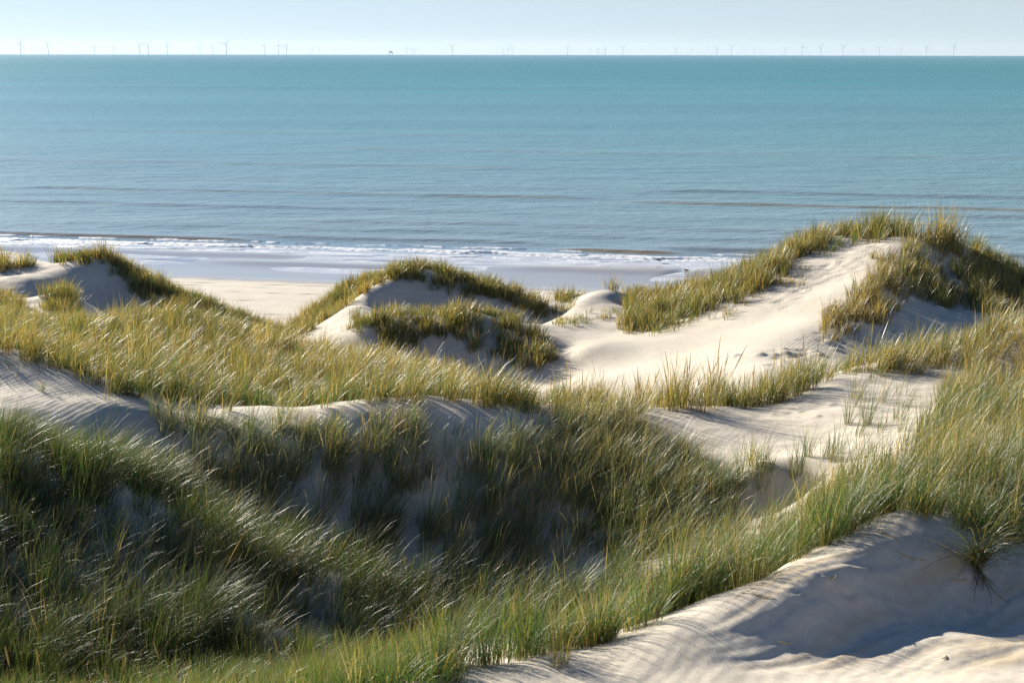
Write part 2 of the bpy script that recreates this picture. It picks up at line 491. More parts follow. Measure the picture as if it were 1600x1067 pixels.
def sea_material():
    m, nt, out = mat('sea water')
    L = nt.links.new
    geo = N(nt, 'ShaderNodeNewGeometry')
    pos = geo.outputs['Position']
    at = N(nt, 'ShaderNodeAttribute', attribute_name='depth')
    sx = N(nt, 'ShaderNodeSeparateColor')
    L(at.outputs['Color'], sx.inputs[0])
    # green-blue water; paler inshore, where sky reflection is put into the colour
    base = ramp(nt, sx.outputs[0], [(0.0, (0.235, 0.32, 0.36)), (0.09, (0.21, 0.345, 0.375)), (0.234, (0.125, 0.305, 0.325)), (0.45, (0.06, 0.272, 0.28)), (0.66, (0.038, 0.235, 0.25)), (1.0, (0.05, 0.25, 0.29))])
    mp = N(nt, 'ShaderNodeMapping')
    mp.inputs['Scale'].default_value = (0.0022, 0.013, 1)
    L(pos, mp.inputs['Vector'])
    nb = N(nt, 'ShaderNodeTexNoise', i_Scale=1.0, i_Detail=5.0, i_Roughness=0.6)
    L(mp.outputs[0], nb.inputs['Vector'])
    rb = ramp(nt, nb.outputs['Fac'], [(0.3, (0.80, 0.84, 0.86)), (0.7, (1.14, 1.12, 1.10))])
    col = mixc(nt, 1.0, base.outputs[0], rb.outputs[0], 'MULTIPLY')
    col = mixc(nt, sx.outputs[1], col, (0.30, 0.22, 0.095))
    # ripples, longer along the shore
    m1 = N(nt, 'ShaderNodeMapping'); m1.inputs['Scale'].default_value = (0.35, 1.1, 1); m1.inputs['Rotation'].default_value = (0, 0, R(8))
    L(pos, m1.inputs['Vector'])
    w1 = N(nt, 'ShaderNodeTexNoise', i_Scale=1.0, i_Detail=6.0, i_Roughness=0.62)
    L(m1.outputs[0], w1.inputs['Vector'])
    m2 = N(nt, 'ShaderNodeMapping'); m2.inputs['Scale'].default_value = (0.05, 0.13, 1); m2.inputs['Rotation'].default_value = (0, 0, R(6))
    L(pos, m2.inputs['Vector'])
    w2 = N(nt, 'ShaderNodeTexNoise', i_Scale=1.0, i_Detail=6.0, i_Roughness=0.65)
    L(m2.outputs[0], w2.inputs['Vector'])
    b1 = N(nt, 'ShaderNodeBump', i_Distance=0.42)
    L(w1.outputs['Fac'], b1.inputs['Height'])
    L(sx.outputs[2], b1.inputs['Strength'])
    b2 = N(nt, 'ShaderNodeBump', i_Distance=0.9)
    L(w2.outputs['Fac'], b2.inputs['Height'])
    L(sx.outputs[2], b2.inputs['Strength'])
    L(b1.outputs[0], b2.inputs['Normal'])
    df = N(nt, 'ShaderNodeBsdfDiffuse')
    L(col, df.inputs['Color']); L(b2.outputs[0], df.inputs['Normal'])
    gl = N(nt, 'ShaderNodeBsdfGlossy')
    gl.inputs['Color'].default_value = (0.95, 0.97, 1, 1)
    rg = N(nt, 'ShaderNodeMapRange', i_To_Min=0.03, i_To_Max=0.32)
    L(sx.outputs[2], rg.inputs['Value'])
    L(rg.outputs[0], gl.inputs['Roughness'])
    L(b2.outputs[0], gl.inputs['Normal'])
    fr = N(nt, 'ShaderNodeFresnel', i_IOR=1.33)
    L(b2.outputs[0], fr.inputs['Normal'])
    # choppy water turns its facets to the viewer, so it mirrors less at a glance than a calm film does
    mr = N(nt, 'ShaderNodeMapRange', i_To_Min=1.0, i_To_Max=0.42)
    L(sx.outputs[2], mr.inputs['Value'])
    mn = N(nt, 'ShaderNodeMath', operation='MULTIPLY')
    L(fr.outputs[0], mn.inputs[0]); L(mr.outputs[0], mn.inputs[1])
    mx = N(nt, 'ShaderNodeMixShader')
    L(mn.outputs[0], mx.inputs[0]); L(df.outputs[0], mx.inputs[1]); L(gl.outputs[0], mx.inputs[2])
    # a film of water over the sand lets the sand show
    tp = N(nt, 'ShaderNodeBsdfTransparent'); tp.inputs['Color'].default_value = (0.9, 0.93, 0.95, 1)
    mx2 = N(nt, 'ShaderNodeMixShader')
    L(fr.outputs[0], mx2.inputs[0]); L(tp.outputs[0], mx2.inputs[1]); L(gl.outputs[0], mx2.inputs[2])
    # lace of foam on the film; its all-over white also stands in for sky reflection
    m3 = N(nt, 'ShaderNodeMapping'); m3.inputs['Scale'].default_value = (0.16, 1.0, 1); m3.inputs['Rotation'].default_value = (0, 0, R(9.6))
    L(pos, m3.inputs['Vector'])
    w3 = N(nt, 'ShaderNodeTexNoise', i_Scale=0.55, i_Detail=7.0, i_Roughness=0.65, i_Distortion=0.6)
    L(m3.outputs[0], w3.inputs['Vector'])
    r3 = ramp(nt, w3.outputs['Fac'], [(0.38, (0.15,) * 3), (0.47, (0.50,) * 3), (0.50, (0.90,) * 3), (0.53, (0.50,) * 3), (0.7, (0.75,) * 3)])
    fd = N(nt, 'ShaderNodeBsdfDiffuse'); fd.inputs['Color'].default_value = (0.80, 0.81, 0.84, 1)
    mx3 = N(nt, 'ShaderNodeMixShader')
    L(r3.outputs[0], mx3.inputs[0]); L(mx2.outputs[0], mx3.inputs[1]); L(fd.outputs[0], mx3.inputs[2])
    mx2 = mx3
    fin = N(nt, 'ShaderNodeMixShader')
    L(at.outputs['Alpha'], fin.inputs[0]); L(mx.outputs[0], fin.inputs[1]); L(mx2.outputs[0], fin.inputs[2])
    L(fin.outputs[0], out.inputs[0])
    return m


M_SAND, M_GRASS, M_SEA = sand_material(), grass_material(), sea_material()
M_FOAM = simple('foam', (0.80, 0.80, 0.79), 0.6)
M_TURB = simple('turbine paint', (0.72, 0.75, 0.76), 0.5)
M_STEEL = simple('platform steel', (0.30, 0.36, 0.40), 0.6)
M_GULLG = simple('grey feathers', (0.12, 0.13, 0.14), 0.7)
M_GULLW = simple('white feathers', (0.75, 0.75, 0.73), 0.7)
M_BILL = simple('orange bill and legs', (0.45, 0.22, 0.05), 0.5)
M_ROOT = simple('dark roots', (0.09, 0.065, 0.035), 0.9)


# ------------------------------------------------------------------ mesh helpers
def tag(o, label=None, cat=None, group=None, kind=None):
    if label:
        o['label'] = label
    if cat:
        o['category'] = cat
    if group:
        o['group'] = group
    if kind:
        o['kind'] = kind
    return o


def raw_mesh(name, verts, faces, material, attrs=None, smooth_=True, parent=None):
    """verts (n,3); faces (m,4) or (m,3)"""
    me = bpy.data.meshes.new(name)
    verts = np.asarray(verts, np.float32)
    faces = np.asarray(faces, np.int32)
    nf, kf = faces.shape
    me.vertices.add(len(verts))
    me.vertices.foreach_set('co', verts.ravel())
    me.loops.add(nf * kf)
    me.loops.foreach_set('vertex_index', faces.ravel())
    me.polygons.add(nf)
    me.polygons.foreach_set('loop_start', np.arange(0, nf * kf, kf, dtype=np.int32))
    me.polygons.foreach_set('use_smooth', np.full(nf, smooth_))
    me.update(calc_edges=True)
    for nm, arr in (attrs or {}).items():
        a = me.attributes.new(nm, 'FLOAT_COLOR', 'POINT')
        a.data.foreach_set('color', np.asarray(arr, np.float32).ravel())
    me.materials.append(material)
    o = bpy.data.objects.new(name, me)
    COL.objects.link(o)
    if parent:
        o.parent = parent
    return o


def tube(path, radii, n=6):
    path = np.array(path, float)
    m = len(path)
    vs, fs = [], []
    for i in range(m):
        t = path[min(i + 1, m - 1)] - path[max(i - 1, 0)]
        t /= np.linalg.norm(t) + 1e-9
        a = np.cross(t, (0, 0, 1) if abs(t[2]) < 0.9 else (1, 0, 0))
        a /= np.linalg.norm(a)
        b = np.cross(t, a)
        for k_ in range(n):
            an = 2 * math.pi * k_ / n
            vs.append(path[i] + radii[i] * (a * math.cos(an) + b * math.sin(an)))
    for i in range(m - 1):
        for k_ in range(n):
            fs.append((i * n + k_, i * n + (k_ + 1) % n, (i + 1) * n + (k_ + 1) % n, (i + 1) * n + k_))
    return np.array(vs), np.array(fs)


def join(*parts):
    vs, fs, o = [], [], 0
    for v, f in parts:
        vs.append(v); fs.append(f + o); o += len(v)
    return np.concatenate(vs), np.concatenate(fs)


def box(cx, cy, cz, sx, sy, sz):
    v = np.array([(cx + a * sx / 2, cy + b * sy / 2, cz + c * sz / 2) for a in (-1, 1) for b in (-1, 1) for c in (-1, 1)])
    f = np.array([(0, 1, 3, 2), (4, 6, 7, 5), (0, 4, 5, 1), (2, 3, 7, 6), (0, 2, 6, 4), (1, 5, 7, 3)])
    return v, f


def empty(name, loc):
    o = bpy.data.objects.new(name, None)
    o.location = loc
    o.empty_display_size = 0.2
    COL.objects.link(o)
    return o


# ------------------------------------------------------------------ terrain objects
nrow, ncol = GX.shape
cut_row = int(np.searchsorted(ys, 66.0))
marks = np.stack([WET, WRACK, LAYER * 0.45, np.ones_like(Z)], -1)


def grid_obj(name, r0, r1):
    v = np.stack([GX[r0:r1], GY[r0:r1], Z[r0:r1]], -1).reshape(-1, 3)
    n = r1 - r0
    i = np.arange(n - 1)[:, None] * ncol + np.arange(ncol - 1)[None, :]
    f = np.stack([i, i + 1, i + ncol + 1, i + ncol], -1).reshape(-1, 4)
    return raw_mesh(name, v, f, M_SAND, {'marks': marks[r0:r1].reshape(-1, 4)})


tag(grid_obj('sand_dunes', 0, cut_row + 1), 'pale wind-shaped sand dunes with steep shaded faces before the beach', None, None, 'structure')
tag(grid_obj('beach', cut_row, nrow), 'flat pale beach with wheel tracks and wet sand at the water', None, None, 'structure')

# ------------------------------------------------------------------ sea
rs = [94.0]
while rs[-1] < 24000:
    r = rs[-1]
    rs.append(r + (0.22 if r < 128 else 0.5 if r < 210 else r * 0.012 + 0.2))
rs = np.array(rs)
su = np.linspace(-0.62, 0.62, 420)
SX = su[None, :] * rs[:, None]
SY = np.repeat(rs[:, None], len(su), 1)
ss = shore(SX, SY)
SZ = np.zeros_like(SX)
BROWN = np.zeros_like(SX)


def swell(s0, ws, h, x0, x1, brown, soft=8.0, wig=0.9):
    """one low wave rolling in, long along the shore"""
    global SZ, BROWN
    m = smooth(x0 - soft, x0 + soft * 0.3, SX) * (1 - smooth(x1 - soft * 0.3, x1 + soft, SX))
    c = ss - s0 - wig * perlin(SX * 0.04 + s0, np.full_like(SX, s0 * 0.7))
    front = np.where(c < 0, np.exp(-(c / (ws * 0.45)) ** 2), np.exp(-(c / (ws * 1.3)) ** 2))
    SZ = SZ + h * m * front
    BROWN = np.maximum(BROWN, brown * m * np.exp(-((c + ws * 0.35) / (ws * 0.5)) ** 2))


swell(119.5, 1.4, 0.22, -60, -28, 0.8)
swell(119.0, 1.2, 0.22, 6, 14, 1.0, 4)
swell(123, 2.2, 0.2, -26, 0, 0.25)
swell(122, 2.2, 0.3, 16, 50, 0.25)
swell(129, 3, 0.14, -40, 40, 0.12)
swell(136, 3, 0.13, -20, 50, 0.15)
swell(160, 2.2, 0.17, 18, 66, 0.6, 10)
swell(153, 2.6, 0.2, 40, 70, 0.2, 10)
swell(163, 2.2, 0.16, -8, 6, 0.5, 6)
swell(163, 2.2, 0.12, -62, -12, 0.3, 10)
swell(147, 3.0, 0.15, -60, -10, 0.15, 10)
swell(174, 3.0, 0.2, 20, 80, 0.2, 10)
swell(205, 4.5, 0.14, -90, 0, 0.2, 12)
swell(240, 5, 0.14, -30, 110, 0.2, 12)
swell(285, 6, 0.12, -120, 10, 0.15, 12)
off = smooth(116, 150, ss)
SZ = SZ + off * (0.06 * fbm(SX * 0.08, SY * 0.25, 4) * (1 - smooth(400, 900, SY)))
SZ = SZ + 0.02 * fbm(SX * 0.3, SY * 0.8, 3) * smooth(115, 120, ss) * (1 - smooth(160, 260, SY))
SZ = SZ - (SX ** 2 + SY ** 2) / (2 * R_EARTH)
depth = np.clip((np.log(np.maximum(ss, 100)) - math.log(112)) / (math.log(9000) - math.log(112)), 0, 1)
rough = smooth(113, 126, ss) * 0.75 + 0.25 * smooth(150, 1500, ss)
film = 1 - smooth(113.0, 116.5, ss)
i = np.arange(len(rs) - 1)[:, None] * len(su) + np.arange(len(su) - 1)[None, :]
f = np.stack([i, i + 1, i + len(su) + 1, i + len(su)], -1).reshape(-1, 4)
tag(raw_mesh('sea', np.stack([SX, SY, SZ], -1).reshape(-1, 3), f, M_SEA,
             {'depth': np.stack([depth, BROWN, rough, film], -1).reshape(-1, 4)}),
    'calm teal sea with low brown waves reaching to the horizon', None, None, 'structure')

# foam of the breaking wave
fx = np.arange(-62, 62, 0.16)
fs_ = np.linspace(-1.6, 2.0, 26)
for base, wid, hgt, gap_, lab in ((0.0, 1.0, 1.0, 0.0, 'white broken foam line of the wave running up the beach'),
                                  (3.0, 0.35, 0.55, 0.3, 'thin broken foam streaks just seaward of the main foam line'),
                                  (-2.6, 0.45, 0.35, 0.22, 'flat foam edge left on the wet sand before the main foam line')):
    FX = np.repeat(fx[:, None], len(fs_), 1)
    s0 = 115.8 + 0.55 * perlin(FX * 0.05, 3.1) + 0.4 * perlin(FX * 0.25, 8.1)
    FS = s0 + base + fs_[None, :] * wid * (1 + 0.45 * perlin(FX * 0.09, 1.7))
    FY = FS - 0.17 * FX
    hh = 0.15 * np.exp(-((fs_[None, :] - 0.25) / 0.75) ** 2) * (0.75 + 0.5 * perlin(FX * 0.15, 4.4)) + 0.05 * fbm(FX * 2.2, FY * 2.6, 4) - 0.01
    hh = hgt * hh - (0.13 + gap_) * smooth(0.25 - gap_, 0.55 - gap_, fbm(FX * 0.22 + 7, FS * 0.9, 3))
    FZ = hh * (1 - smooth(1.2, 2.0, np.abs(fs_))[None, :]) - 0.05 * smooth(1.0, 1.8, np.abs(fs_))[None, :] - FY ** 2 / (2 * R_EARTH)
    nfs = len(fs_)
    i = np.arange(len(fx) - 1)[:, None] * nfs + np.arange(nfs - 1)[None, :]
    f = np.stack([i, i + nfs, i + nfs + 1, i + 1], -1).reshape(-1, 4)
    tag(raw_mesh('sea_foam', np.stack([FX, FY, FZ], -1).reshape(-1, 3), f, M_FOAM),
        lab, 'foam', None, 'stuff')

# ------------------------------------------------------------------ marram grass
G_GREEN = np.array((0.058, 0.122, 0.024))
G_GREY = np.array((0.13, 0.165, 0.105))
G_OLIVE = np.array((0.19, 0.175, 0.042))
G_GOLD = np.array((0.36, 0.275, 0.075))
G_STRAW = np.array((0.46, 0.37, 0.18))
G_BROWN = np.array((0.13, 0.085, 0.04))
WIND = np.array((1.0, -0.12))


def blades(root, L, th0, th1, az, width, col, nseg, seed=0, head=None):
    """ribbons: th0/th1 lean from upright at foot and tip, az the direction they lean to"""
    n = len(root)
    g = np.random.default_rng(seed)
    t = np.linspace(0, 1, nseg + 1)
    pos = np.empty((n, nseg + 1, 3))
    pos[:, 0] = root
    dx, dy = np.cos(az), np.sin(az)
    bend = g.uniform(0.8, 2.0, n)
    for s in range(nseg):
        tm = (t[s] + t[s + 1]) / 2
        th = th0 + (th1 - th0) * tm ** bend
        ds = L / nseg
        pos[:, s + 1, 0] = pos[:, s, 0] + ds * np.sin(th) * dx
        pos[:, s + 1, 1] = pos[:, s, 1] + ds * np.sin(th) * dy
        pos[:, s + 1, 2] = pos[:, s, 2] + ds * np.cos(th)
    fa = az + np.pi / 2 + g.normal(0, 0.8, n)
    side = np.stack([np.cos(fa), np.sin(fa), g.normal(0, 0.15, n)], -1)
    prof = np.interp(t, [0, 0.15, 0.6, 1], [0.8, 1.0, 0.8, 0.08])
    pr = np.repeat(prof[None, :], n, 0)
    if head is not None:
        hp = np.interp(t, [0, 0.62, 0.72, 0.9, 1], [0.5, 0.5, 1.9, 1.8, 0.3])
        pr[head] = hp
    wv = side[:, None, :] * (width[:, None] * pr * 0.5)[:, :, None]
    v = np.stack([pos - wv, pos + wv], 2).reshape(-1, 3)
    tt = t[None, :, None]
    foot_ = np.clip(1 - tt / 0.22, 0, 1)
    tip = np.clip((tt - 0.72) / 0.28, 0, 1)
    c = col[:, None, :] * (1 - 0.5 * foot_) + (G_STRAW * 0.55)[None, None] * 0.5 * foot_
    c = c * (1 - 0.35 * tip) + (G_STRAW * 0.75)[None, None] * 0.35 * tip
    if head is not None:
        c[head] = np.array((0.24, 0.18, 0.07))
    c = np.repeat(c, 2, 1).reshape(-1, 3)
    c = np.concatenate([c, np.ones((len(c), 1))], 1)
    k_ = (nseg + 1) * 2
    b0 = (np.arange(n) * k_)[:, None] + (np.arange(nseg) * 2)[None, :]
    f = np.stack([b0, b0 + 1, b0 + 3, b0 + 2], -1).reshape(-1, 4)
    return v, f, c


def tuft_blades(cx, cy, nb, rad, Lm, mix, lean, dist, g, heads=0.0, wmul=1.0, wind=1.0, nseg=None, vary=1.0):
    """blades for tufts at (cx, cy); nb blades each"""
    n = len(cx)
    idx = np.repeat(np.arange(n), nb)
    m = len(idx)
    a = g.uniform(0, 2 * np.pi, m)
    r = rad * np.sqrt(g.random(m)) * g.uniform(0.6, 1.3, n)[idx]
    x = cx[idx] + r * np.cos(a)
    y = cy[idx] + r * np.sin(a)
    z = height(x, y) - 0.03
    tl = ((0.95 + vary * g.uniform(-0.4, 0.3, n)) * (1 + 0.38 * np.clip(fbm(cx * 0.75 + 11, cy * 0.75, 2), -1, 1)))[idx]
    L = Lm * tl * g.uniform(0.45, 1.12, m)
    out = 0.35 * r / max(rad, 1e-3) + np.abs(g.normal(0, 0.18, m))
    wl = lean * wind * g.uniform(0.6, 1.3, n)[idx]
    vx = out * np.cos(a) + wl * WIND[0] + g.normal(0, 0.10, m)
    vy = out * np.sin(a) + wl * WIND[1] + g.normal(0, 0.10, m)
    az = np.arctan2(vy, vx)
    th1 = np.clip(np.hypot(vx, vy) * 1.55, 0.05, 1.9)
    th0 = th1 * g.uniform(0.15, 0.4, m)
    # the palette of this patch: weights for green, grey, olive, gold, straw, brown
    pal = np.stack([G_GREEN, G_GREY, G_OLIVE, G_GOLD, G_STRAW, G_BROWN])
    p = np.array(mix, float)
    tone = 1.5 * vary * fbm(cx * 0.22 + 3, cy * 0.22, 3)[:, None]        # greener and drier stands
    tv = g.gamma(1.5, 0.67, (n, 6)) * p * np.exp(tone * np.array([[1.0, 0.6, 0.0, -1.0, -0.5, 0.0]]))
    tv /= tv.sum(1, keepdims=True)
    cum = np.cumsum(0.75 * tv + 0.25 * p / p.sum(), 1)[idx]
    pick = (g.random(m)[:, None] > cum).sum(1).clip(0, 5)
    col = pal[pick] * g.uniform(0.75, 1.25, m)[:, None] * g.uniform(0.85, 1.15, n)[idx][:, None]
    w = np.clip(np.maximum(0.0055, 0.00036 * dist) * wmul, 0, 0.03) * g.uniform(0.7, 1.3, m)
    if np.ndim(w) == 0:
        w = np.full(m, w)
    hd = g.random(m) < heads
    L = np.where(hd, Lm * tl * g.uniform(1.05, 1.3, m), L)
    th1 = np.where(hd, th1 * 0.5, th1)
    w = np.where(hd, w * 1.25, w)
    col = np.where(hd[:, None], G_GOLD * 0.6, col)
    if nseg is None:
        nseg = 6 if dist < 14 else 5 if dist < 24 else 4 if dist < 36 else 3
    return blades(np.stack([x, y, z], -1), L, th0, th1, az, w, col, nseg, int(g.integers(1e9)), hd if heads else None)


def scatter(poly, d0, d1, dens, g, clump=0.0, cs=0.5):
    """tuft feet on the ground that the outline marks, dens per square metre"""
    xs = [p[0] for p in poly]
    umin, umax = (min(xs) - 800) / F0 * 1.08 - 0.01, (max(xs) - 800) / F0 * 1.08 + 0.01
    n = int((umax - umin) * (d1 * d1 - d0 * d0) / 2 * dens)
    d = np.sqrt(g.uniform(d0 * d0, d1 * d1, n))
    x = g.uniform(umin, umax, n) * d
    px, py = project(x, d, height(x, d))
    ok = inpoly(px + g.normal(0, 4, n), py + g.normal(0, 4, n), poly)
    if clump:
        nz = fbm(x * cs + 31, d * cs + 7, 3)
        ok &= g.random(n) < smooth(-0.35, 0.35, nz - (clump - 0.5)) 
    return x[ok], d[ok]


def band(linepts, o0, o1, dens, g, clump=None):
    w = np.array([P(*p) for p in linepts])
    seg = np.hypot(*(w[1:, :2] - w[:-1, :2]).T)
    cs = np.concatenate([[0], np.cumsum(seg)])
    n = int(cs[-1] * (o1 - o0) * dens)
    s = g.uniform(0, cs[-1], n)
    x = np.interp(s, cs, w[:, 0])
    y = np.interp(s, cs, w[:, 1])
    o = g.uniform(o0, o1, n)
    ti = np.clip(np.searchsorted(cs, s) - 1, 0, len(seg) - 1)
    tx = (w[ti + 1, 0] - w[ti, 0]) / seg[ti]
    ty = (w[ti + 1, 1] - w[ti, 1]) / seg[ti]
    x, y = x - ty * o, y + tx * o
    if clump is not None:
        ok = perlin(x * 1.7 + 5, y * 1.7) + 0.25 * g.normal(0, 1, n) > clump
        x, y = x[ok], y[ok]
    return x, y


n_blades = 0


def patch(label, feet, nb, Lm, mix, lean=0.35, rad=0.13, heads=0.0, wmul=1.0, seed=1, tint=1.0, vary=1.0):
    global n_blades
    g = np.random.default_rng(seed)
    x, y = feet
    V, Fc, C, o = [], [], [], 0
    order = np.argsort(y)
    x, y = x[order], y[order]
    for ch in np.array_split(np.arange(len(x)), max(1, len(x) // 400)):
        if not len(ch):
            continue
        v, f, c = tuft_blades(x[ch], y[ch], nb, rad, Lm, mix, lean, float(y[ch].mean()), g, heads, wmul, vary=vary)
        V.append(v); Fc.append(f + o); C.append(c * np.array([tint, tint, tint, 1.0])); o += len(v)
        n_blades += len(ch) * nb
    if not V:
        print('EMPTY PATCH', label)
        return None
    ob = raw_mesh('marram_grass', np.concatenate(V), np.concatenate(Fc), M_GRASS, {'col': np.concatenate(C)})
    print('patch', label, len(x), 'tufts')
    return tag(ob, label, 'grass', 'marram grass on the dunes', 'stuff')


def cat(*f):
    return np.concatenate([a[0] for a in f]), np.concatenate([a[1] for a in f])


#            green grey olive gold straw brown
MIX_FG = (7.0, 1.6, 1.3, 0.2, 0.5, 0.1)
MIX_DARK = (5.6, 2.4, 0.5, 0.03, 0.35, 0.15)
MIX_GREY = (2.4, 5.2, 0.8, 0.08, 1.2, 0.2)
MIX_GOLD = (2.3, 1.4, 3.4, 1.6, 1.2, 0.25)
MIX_MID = (1.6, 1.8, 2.6, 1.8, 1.2, 0.5)
MIX_FAR = (1.9, 0.8, 3.4, 1.2, 0.5, 0.9)
g0 = np.random.default_rng(21)

# near ridge
patch('bright green marram grass along the crest of the nearest sand ridge',
      cat(band(A_CREST[8:15], 0.0, 0.9, 36, g0, -0.2), band(A_CREST[9:15], 0.9, 2.6, 20, g0, -0.1), band(A_CREST[8:15], -0.15, 0.05, 26, g0, 0.0)), 54, 0.84, MIX_FG, 0.16, 0.12, 0.0004, seed=31, vary=0.35)
patch('short bright green clumps on the low left end of the nearest sand ridge',
      cat(band(A_CREST[3:9], 0.0, 0.55, 44, g0, -0.2), band(A_CREST[5:9], -0.15, 0.05, 26, g0, 0.0)), 50, 0.60, MIX_FG, 0.16, 0.12, 0.0004, seed=29, vary=0.35)
patch('out of focus green grass at the bottom edge of the photo',
      cat(band(A_CREST[:5], -0.3, 0.8, 40, g0), band(A_CREST[:6], 0.8, 2.6, 26, g0)), 38, 0.5, (8, 0.8, 1.6, 0.15, 0.4, 0.1), 0.2, 0.13, 0.0004, seed=32, vary=0.5)
patch('tall green and straw grass covering the hill at the right edge',
      cat(scatter([(1285, 858), (1300, 745), (1400, 740), (1500, 728), (1640, 720), (1640, 850), (1540, 835), (1460, 812), (1410, 795)], 12.4, 15.9, 26, g0),
          band(A_CREST[14:], -0.25, 1.2, 22, g0)), 34, 0.74, (4.2, 2.0, 2.0, 0.7, 1.0, 0.2), 0.28, 0.14, 0.0, seed=33)
patch('low green grass on the sunny foot of the hollow at the bottom left',
      scatter([(-200, 1400), (-200, 1030), (300, 1010), (450, 990), (640, 985), (700, 1010), (640, 1045), (560, 1100), (400, 1400)], 9.5, 16.0, 30, g0), 36, 0.42, (9, 1.6, 1.2, 0.05, 0.25, 0.1), 0.3, 0.14, seed=30, tint=0.85, vary=0.5)
# left valley
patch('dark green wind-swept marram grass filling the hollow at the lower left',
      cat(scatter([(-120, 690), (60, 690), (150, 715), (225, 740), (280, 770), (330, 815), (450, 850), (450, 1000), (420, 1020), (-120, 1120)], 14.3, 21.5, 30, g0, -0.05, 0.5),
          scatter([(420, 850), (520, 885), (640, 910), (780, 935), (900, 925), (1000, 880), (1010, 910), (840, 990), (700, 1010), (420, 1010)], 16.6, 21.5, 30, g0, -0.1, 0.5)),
      36, 0.84, MIX_DARK, 0.50, 0.15, 0.0002, seed=34, tint=0.74)  # tint darkens the blade colour to deepen the hollow's shade
# slope of second ridge
patch('grey green grass on the shaded slope under the left end of the second ridge',
      scatter([(235, 645), (330, 662), (430, 668), (535, 668), (548, 720), (520, 790), (490, 850), (420, 830), (350, 780), (270, 715)], 19.5, 24, 34, g0, 0.12, 0.7), 32, 0.70, MIX_GREY, 0.42, 0.15, seed=35, tint=1.2)  # tint brightens the blade colour, painting silvery light into the shade
patch('narrow strip of grass running down the slope between two bare sand patches',
      scatter([(580, 645), (650, 648), (645, 740), (620, 830), (590, 900), (510, 890), (560, 780)], 18, 24.2, 28, g0), 34, 0.72, (3.2, 2.4, 1.6, 0.6, 1.2, 0.3), 0.42, 0.15, seed=36)
patch('thin grey grass scattered over the bluish shaded sand of the middle slope',
      scatter([(650, 670), (840, 680), (900, 780), (930, 860), (840, 910), (700, 910), (640, 850)], 17.8, 23.8, 36.0, g0, 0.22, 1.1), 30, 0.72, MIX_GREY, 0.42, 0.18, seed=37, tint=1.25)  # blades coloured lighter by tint to open up the slope's shade
patch('thick grey green grass bank below the bare crest in the middle',
      scatter([(830, 668), (945, 650), (1010, 685), (1080, 722), (1150, 775), (1150, 805), (1060, 860), (960, 890), (900, 850), (890, 790), (850, 720)], 17.8, 24.3, 36, g0, -0.2, 0.7), 36, 0.76, (2.2, 5.0, 1.3, 0.3, 1.2, 0.1), 0.50, 0.15, seed=38, vary=0.7)
patch('sparse stalks on the bare shaded lower left slope',
      scatter([(240, 730), (330, 740), (440, 790), (500, 860), (420, 860), (320, 810)], 18.5, 23, 24.0, g0, 0.2, 0.9), 24, 0.66, MIX_GREY, 0.4, 0.2, seed=39)
patch('short thin stalks standing on the sunlit sand at the left edge',
      cat(scatter([(0, 562), (100, 586), (240, 642), (225, 655), (150, 628), (60, 598), (0, 575)], 22, 26, 6, g0), scatter([(40, 590), (140, 620), (130, 640), (50, 610)], 22, 25, 1.5, g0)), 7, 0.34, (3, 2, 2, 1, 1, .3), 0.2, 0.2, seed=40)
# golden field
patch('golden sunlit grass field behind the second ridge on the left',
      scatter([(-120, 515), (0, 512), (60, 503), (150, 508), (230, 497), (330, 512), (420, 540), (520, 562), (600, 582), (650, 590), (715, 600), (715, 640), (660, 644), (600, 644), (530, 638), (470, 657), (390, 668), (320, 658), (250, 643), (190, 618), (100, 583), (0, 558), (-120, 538)], 23.2, 42, 14, g0, 0.05, 0.4),
      34, 0.78, MIX_GOLD, 0.40, 0.16, 0.003, seed=41)
patch('grass cap on the small mound before the middle dune',
      scatter([(650, 590), (690, 576), (730, 585), (765, 612), (700, 612)], 29, 35, 10, g0), 30, 0.6, MIX_MID, 0.45, 0.15, seed=42)
patch('golden grass on the ridge just left of the row of tufts',
      cat(scatter([(722, 652), (750, 630), (800, 617), (900, 617), (945, 648), (880, 657), (800, 660)], 23.2, 29, 9, g0), band(C_CREST[12:16], 0.3, 2.2, 8, g0)), 32, 0.72, MIX_GOLD, 0.38, 0.15, 0.003, seed=43)
patch('mixed grass filling the dip between the sand hump and the nearest ridge',
      scatter([(1060, 900), (1075, 850), (1100, 830), (1160, 812), (1230, 806), (1290, 765), (1310, 790), (1260, 870), (1100, 950)], 13.5, 19.2, 20, g0, 0.0, 0.7), 34, 0.66, (3.5, 3.0, 1.5, 0.4, 0.9, 0.3), 0.35, 0.15, seed=48)
# right middle
patch('green and golden grass behind the bare crest at the right',
      cat(band(C_CREST[20:24], 0.15, 2.8, 9, g0), scatter([(1340, 588), (1400, 555), (1500, 535), (1660, 495), (1660, 580), (1530, 577), (1420, 582)], 25.5, 31, 9, g0)), 34, 0.76, (1.8, 1.6, 2.8, 2.4, 1.4, 0.3), 0.36, 0.15, 0.006, seed=44)
patch('dense green grass on the hummock at the right edge',
      scatter([(1475, 610), (1540, 585), (1660, 570), (1660, 730), (1560, 730), (1500, 735), (1420, 735), (1410, 705), (1455, 660)], 15.5, 26.5, 20, g0, 0.1, 0.6), 34, 0.74, (3.4, 2.6, 2.0, 0.8, 1.2, 0.3), 0.38, 0.15, seed=45)
patch('thin grass on shaded sand under the right end of the second ridge',
      scatter([(1330, 600), (1440, 592), (1450, 620), (1420, 660), (1370, 700), (1300, 740), (1280, 700), (1340, 650)], 16.5, 26.5, 4, g0, 0.4, 0.8), 18, 0.6, MIX_GREY, 0.36, 0.16, seed=46)
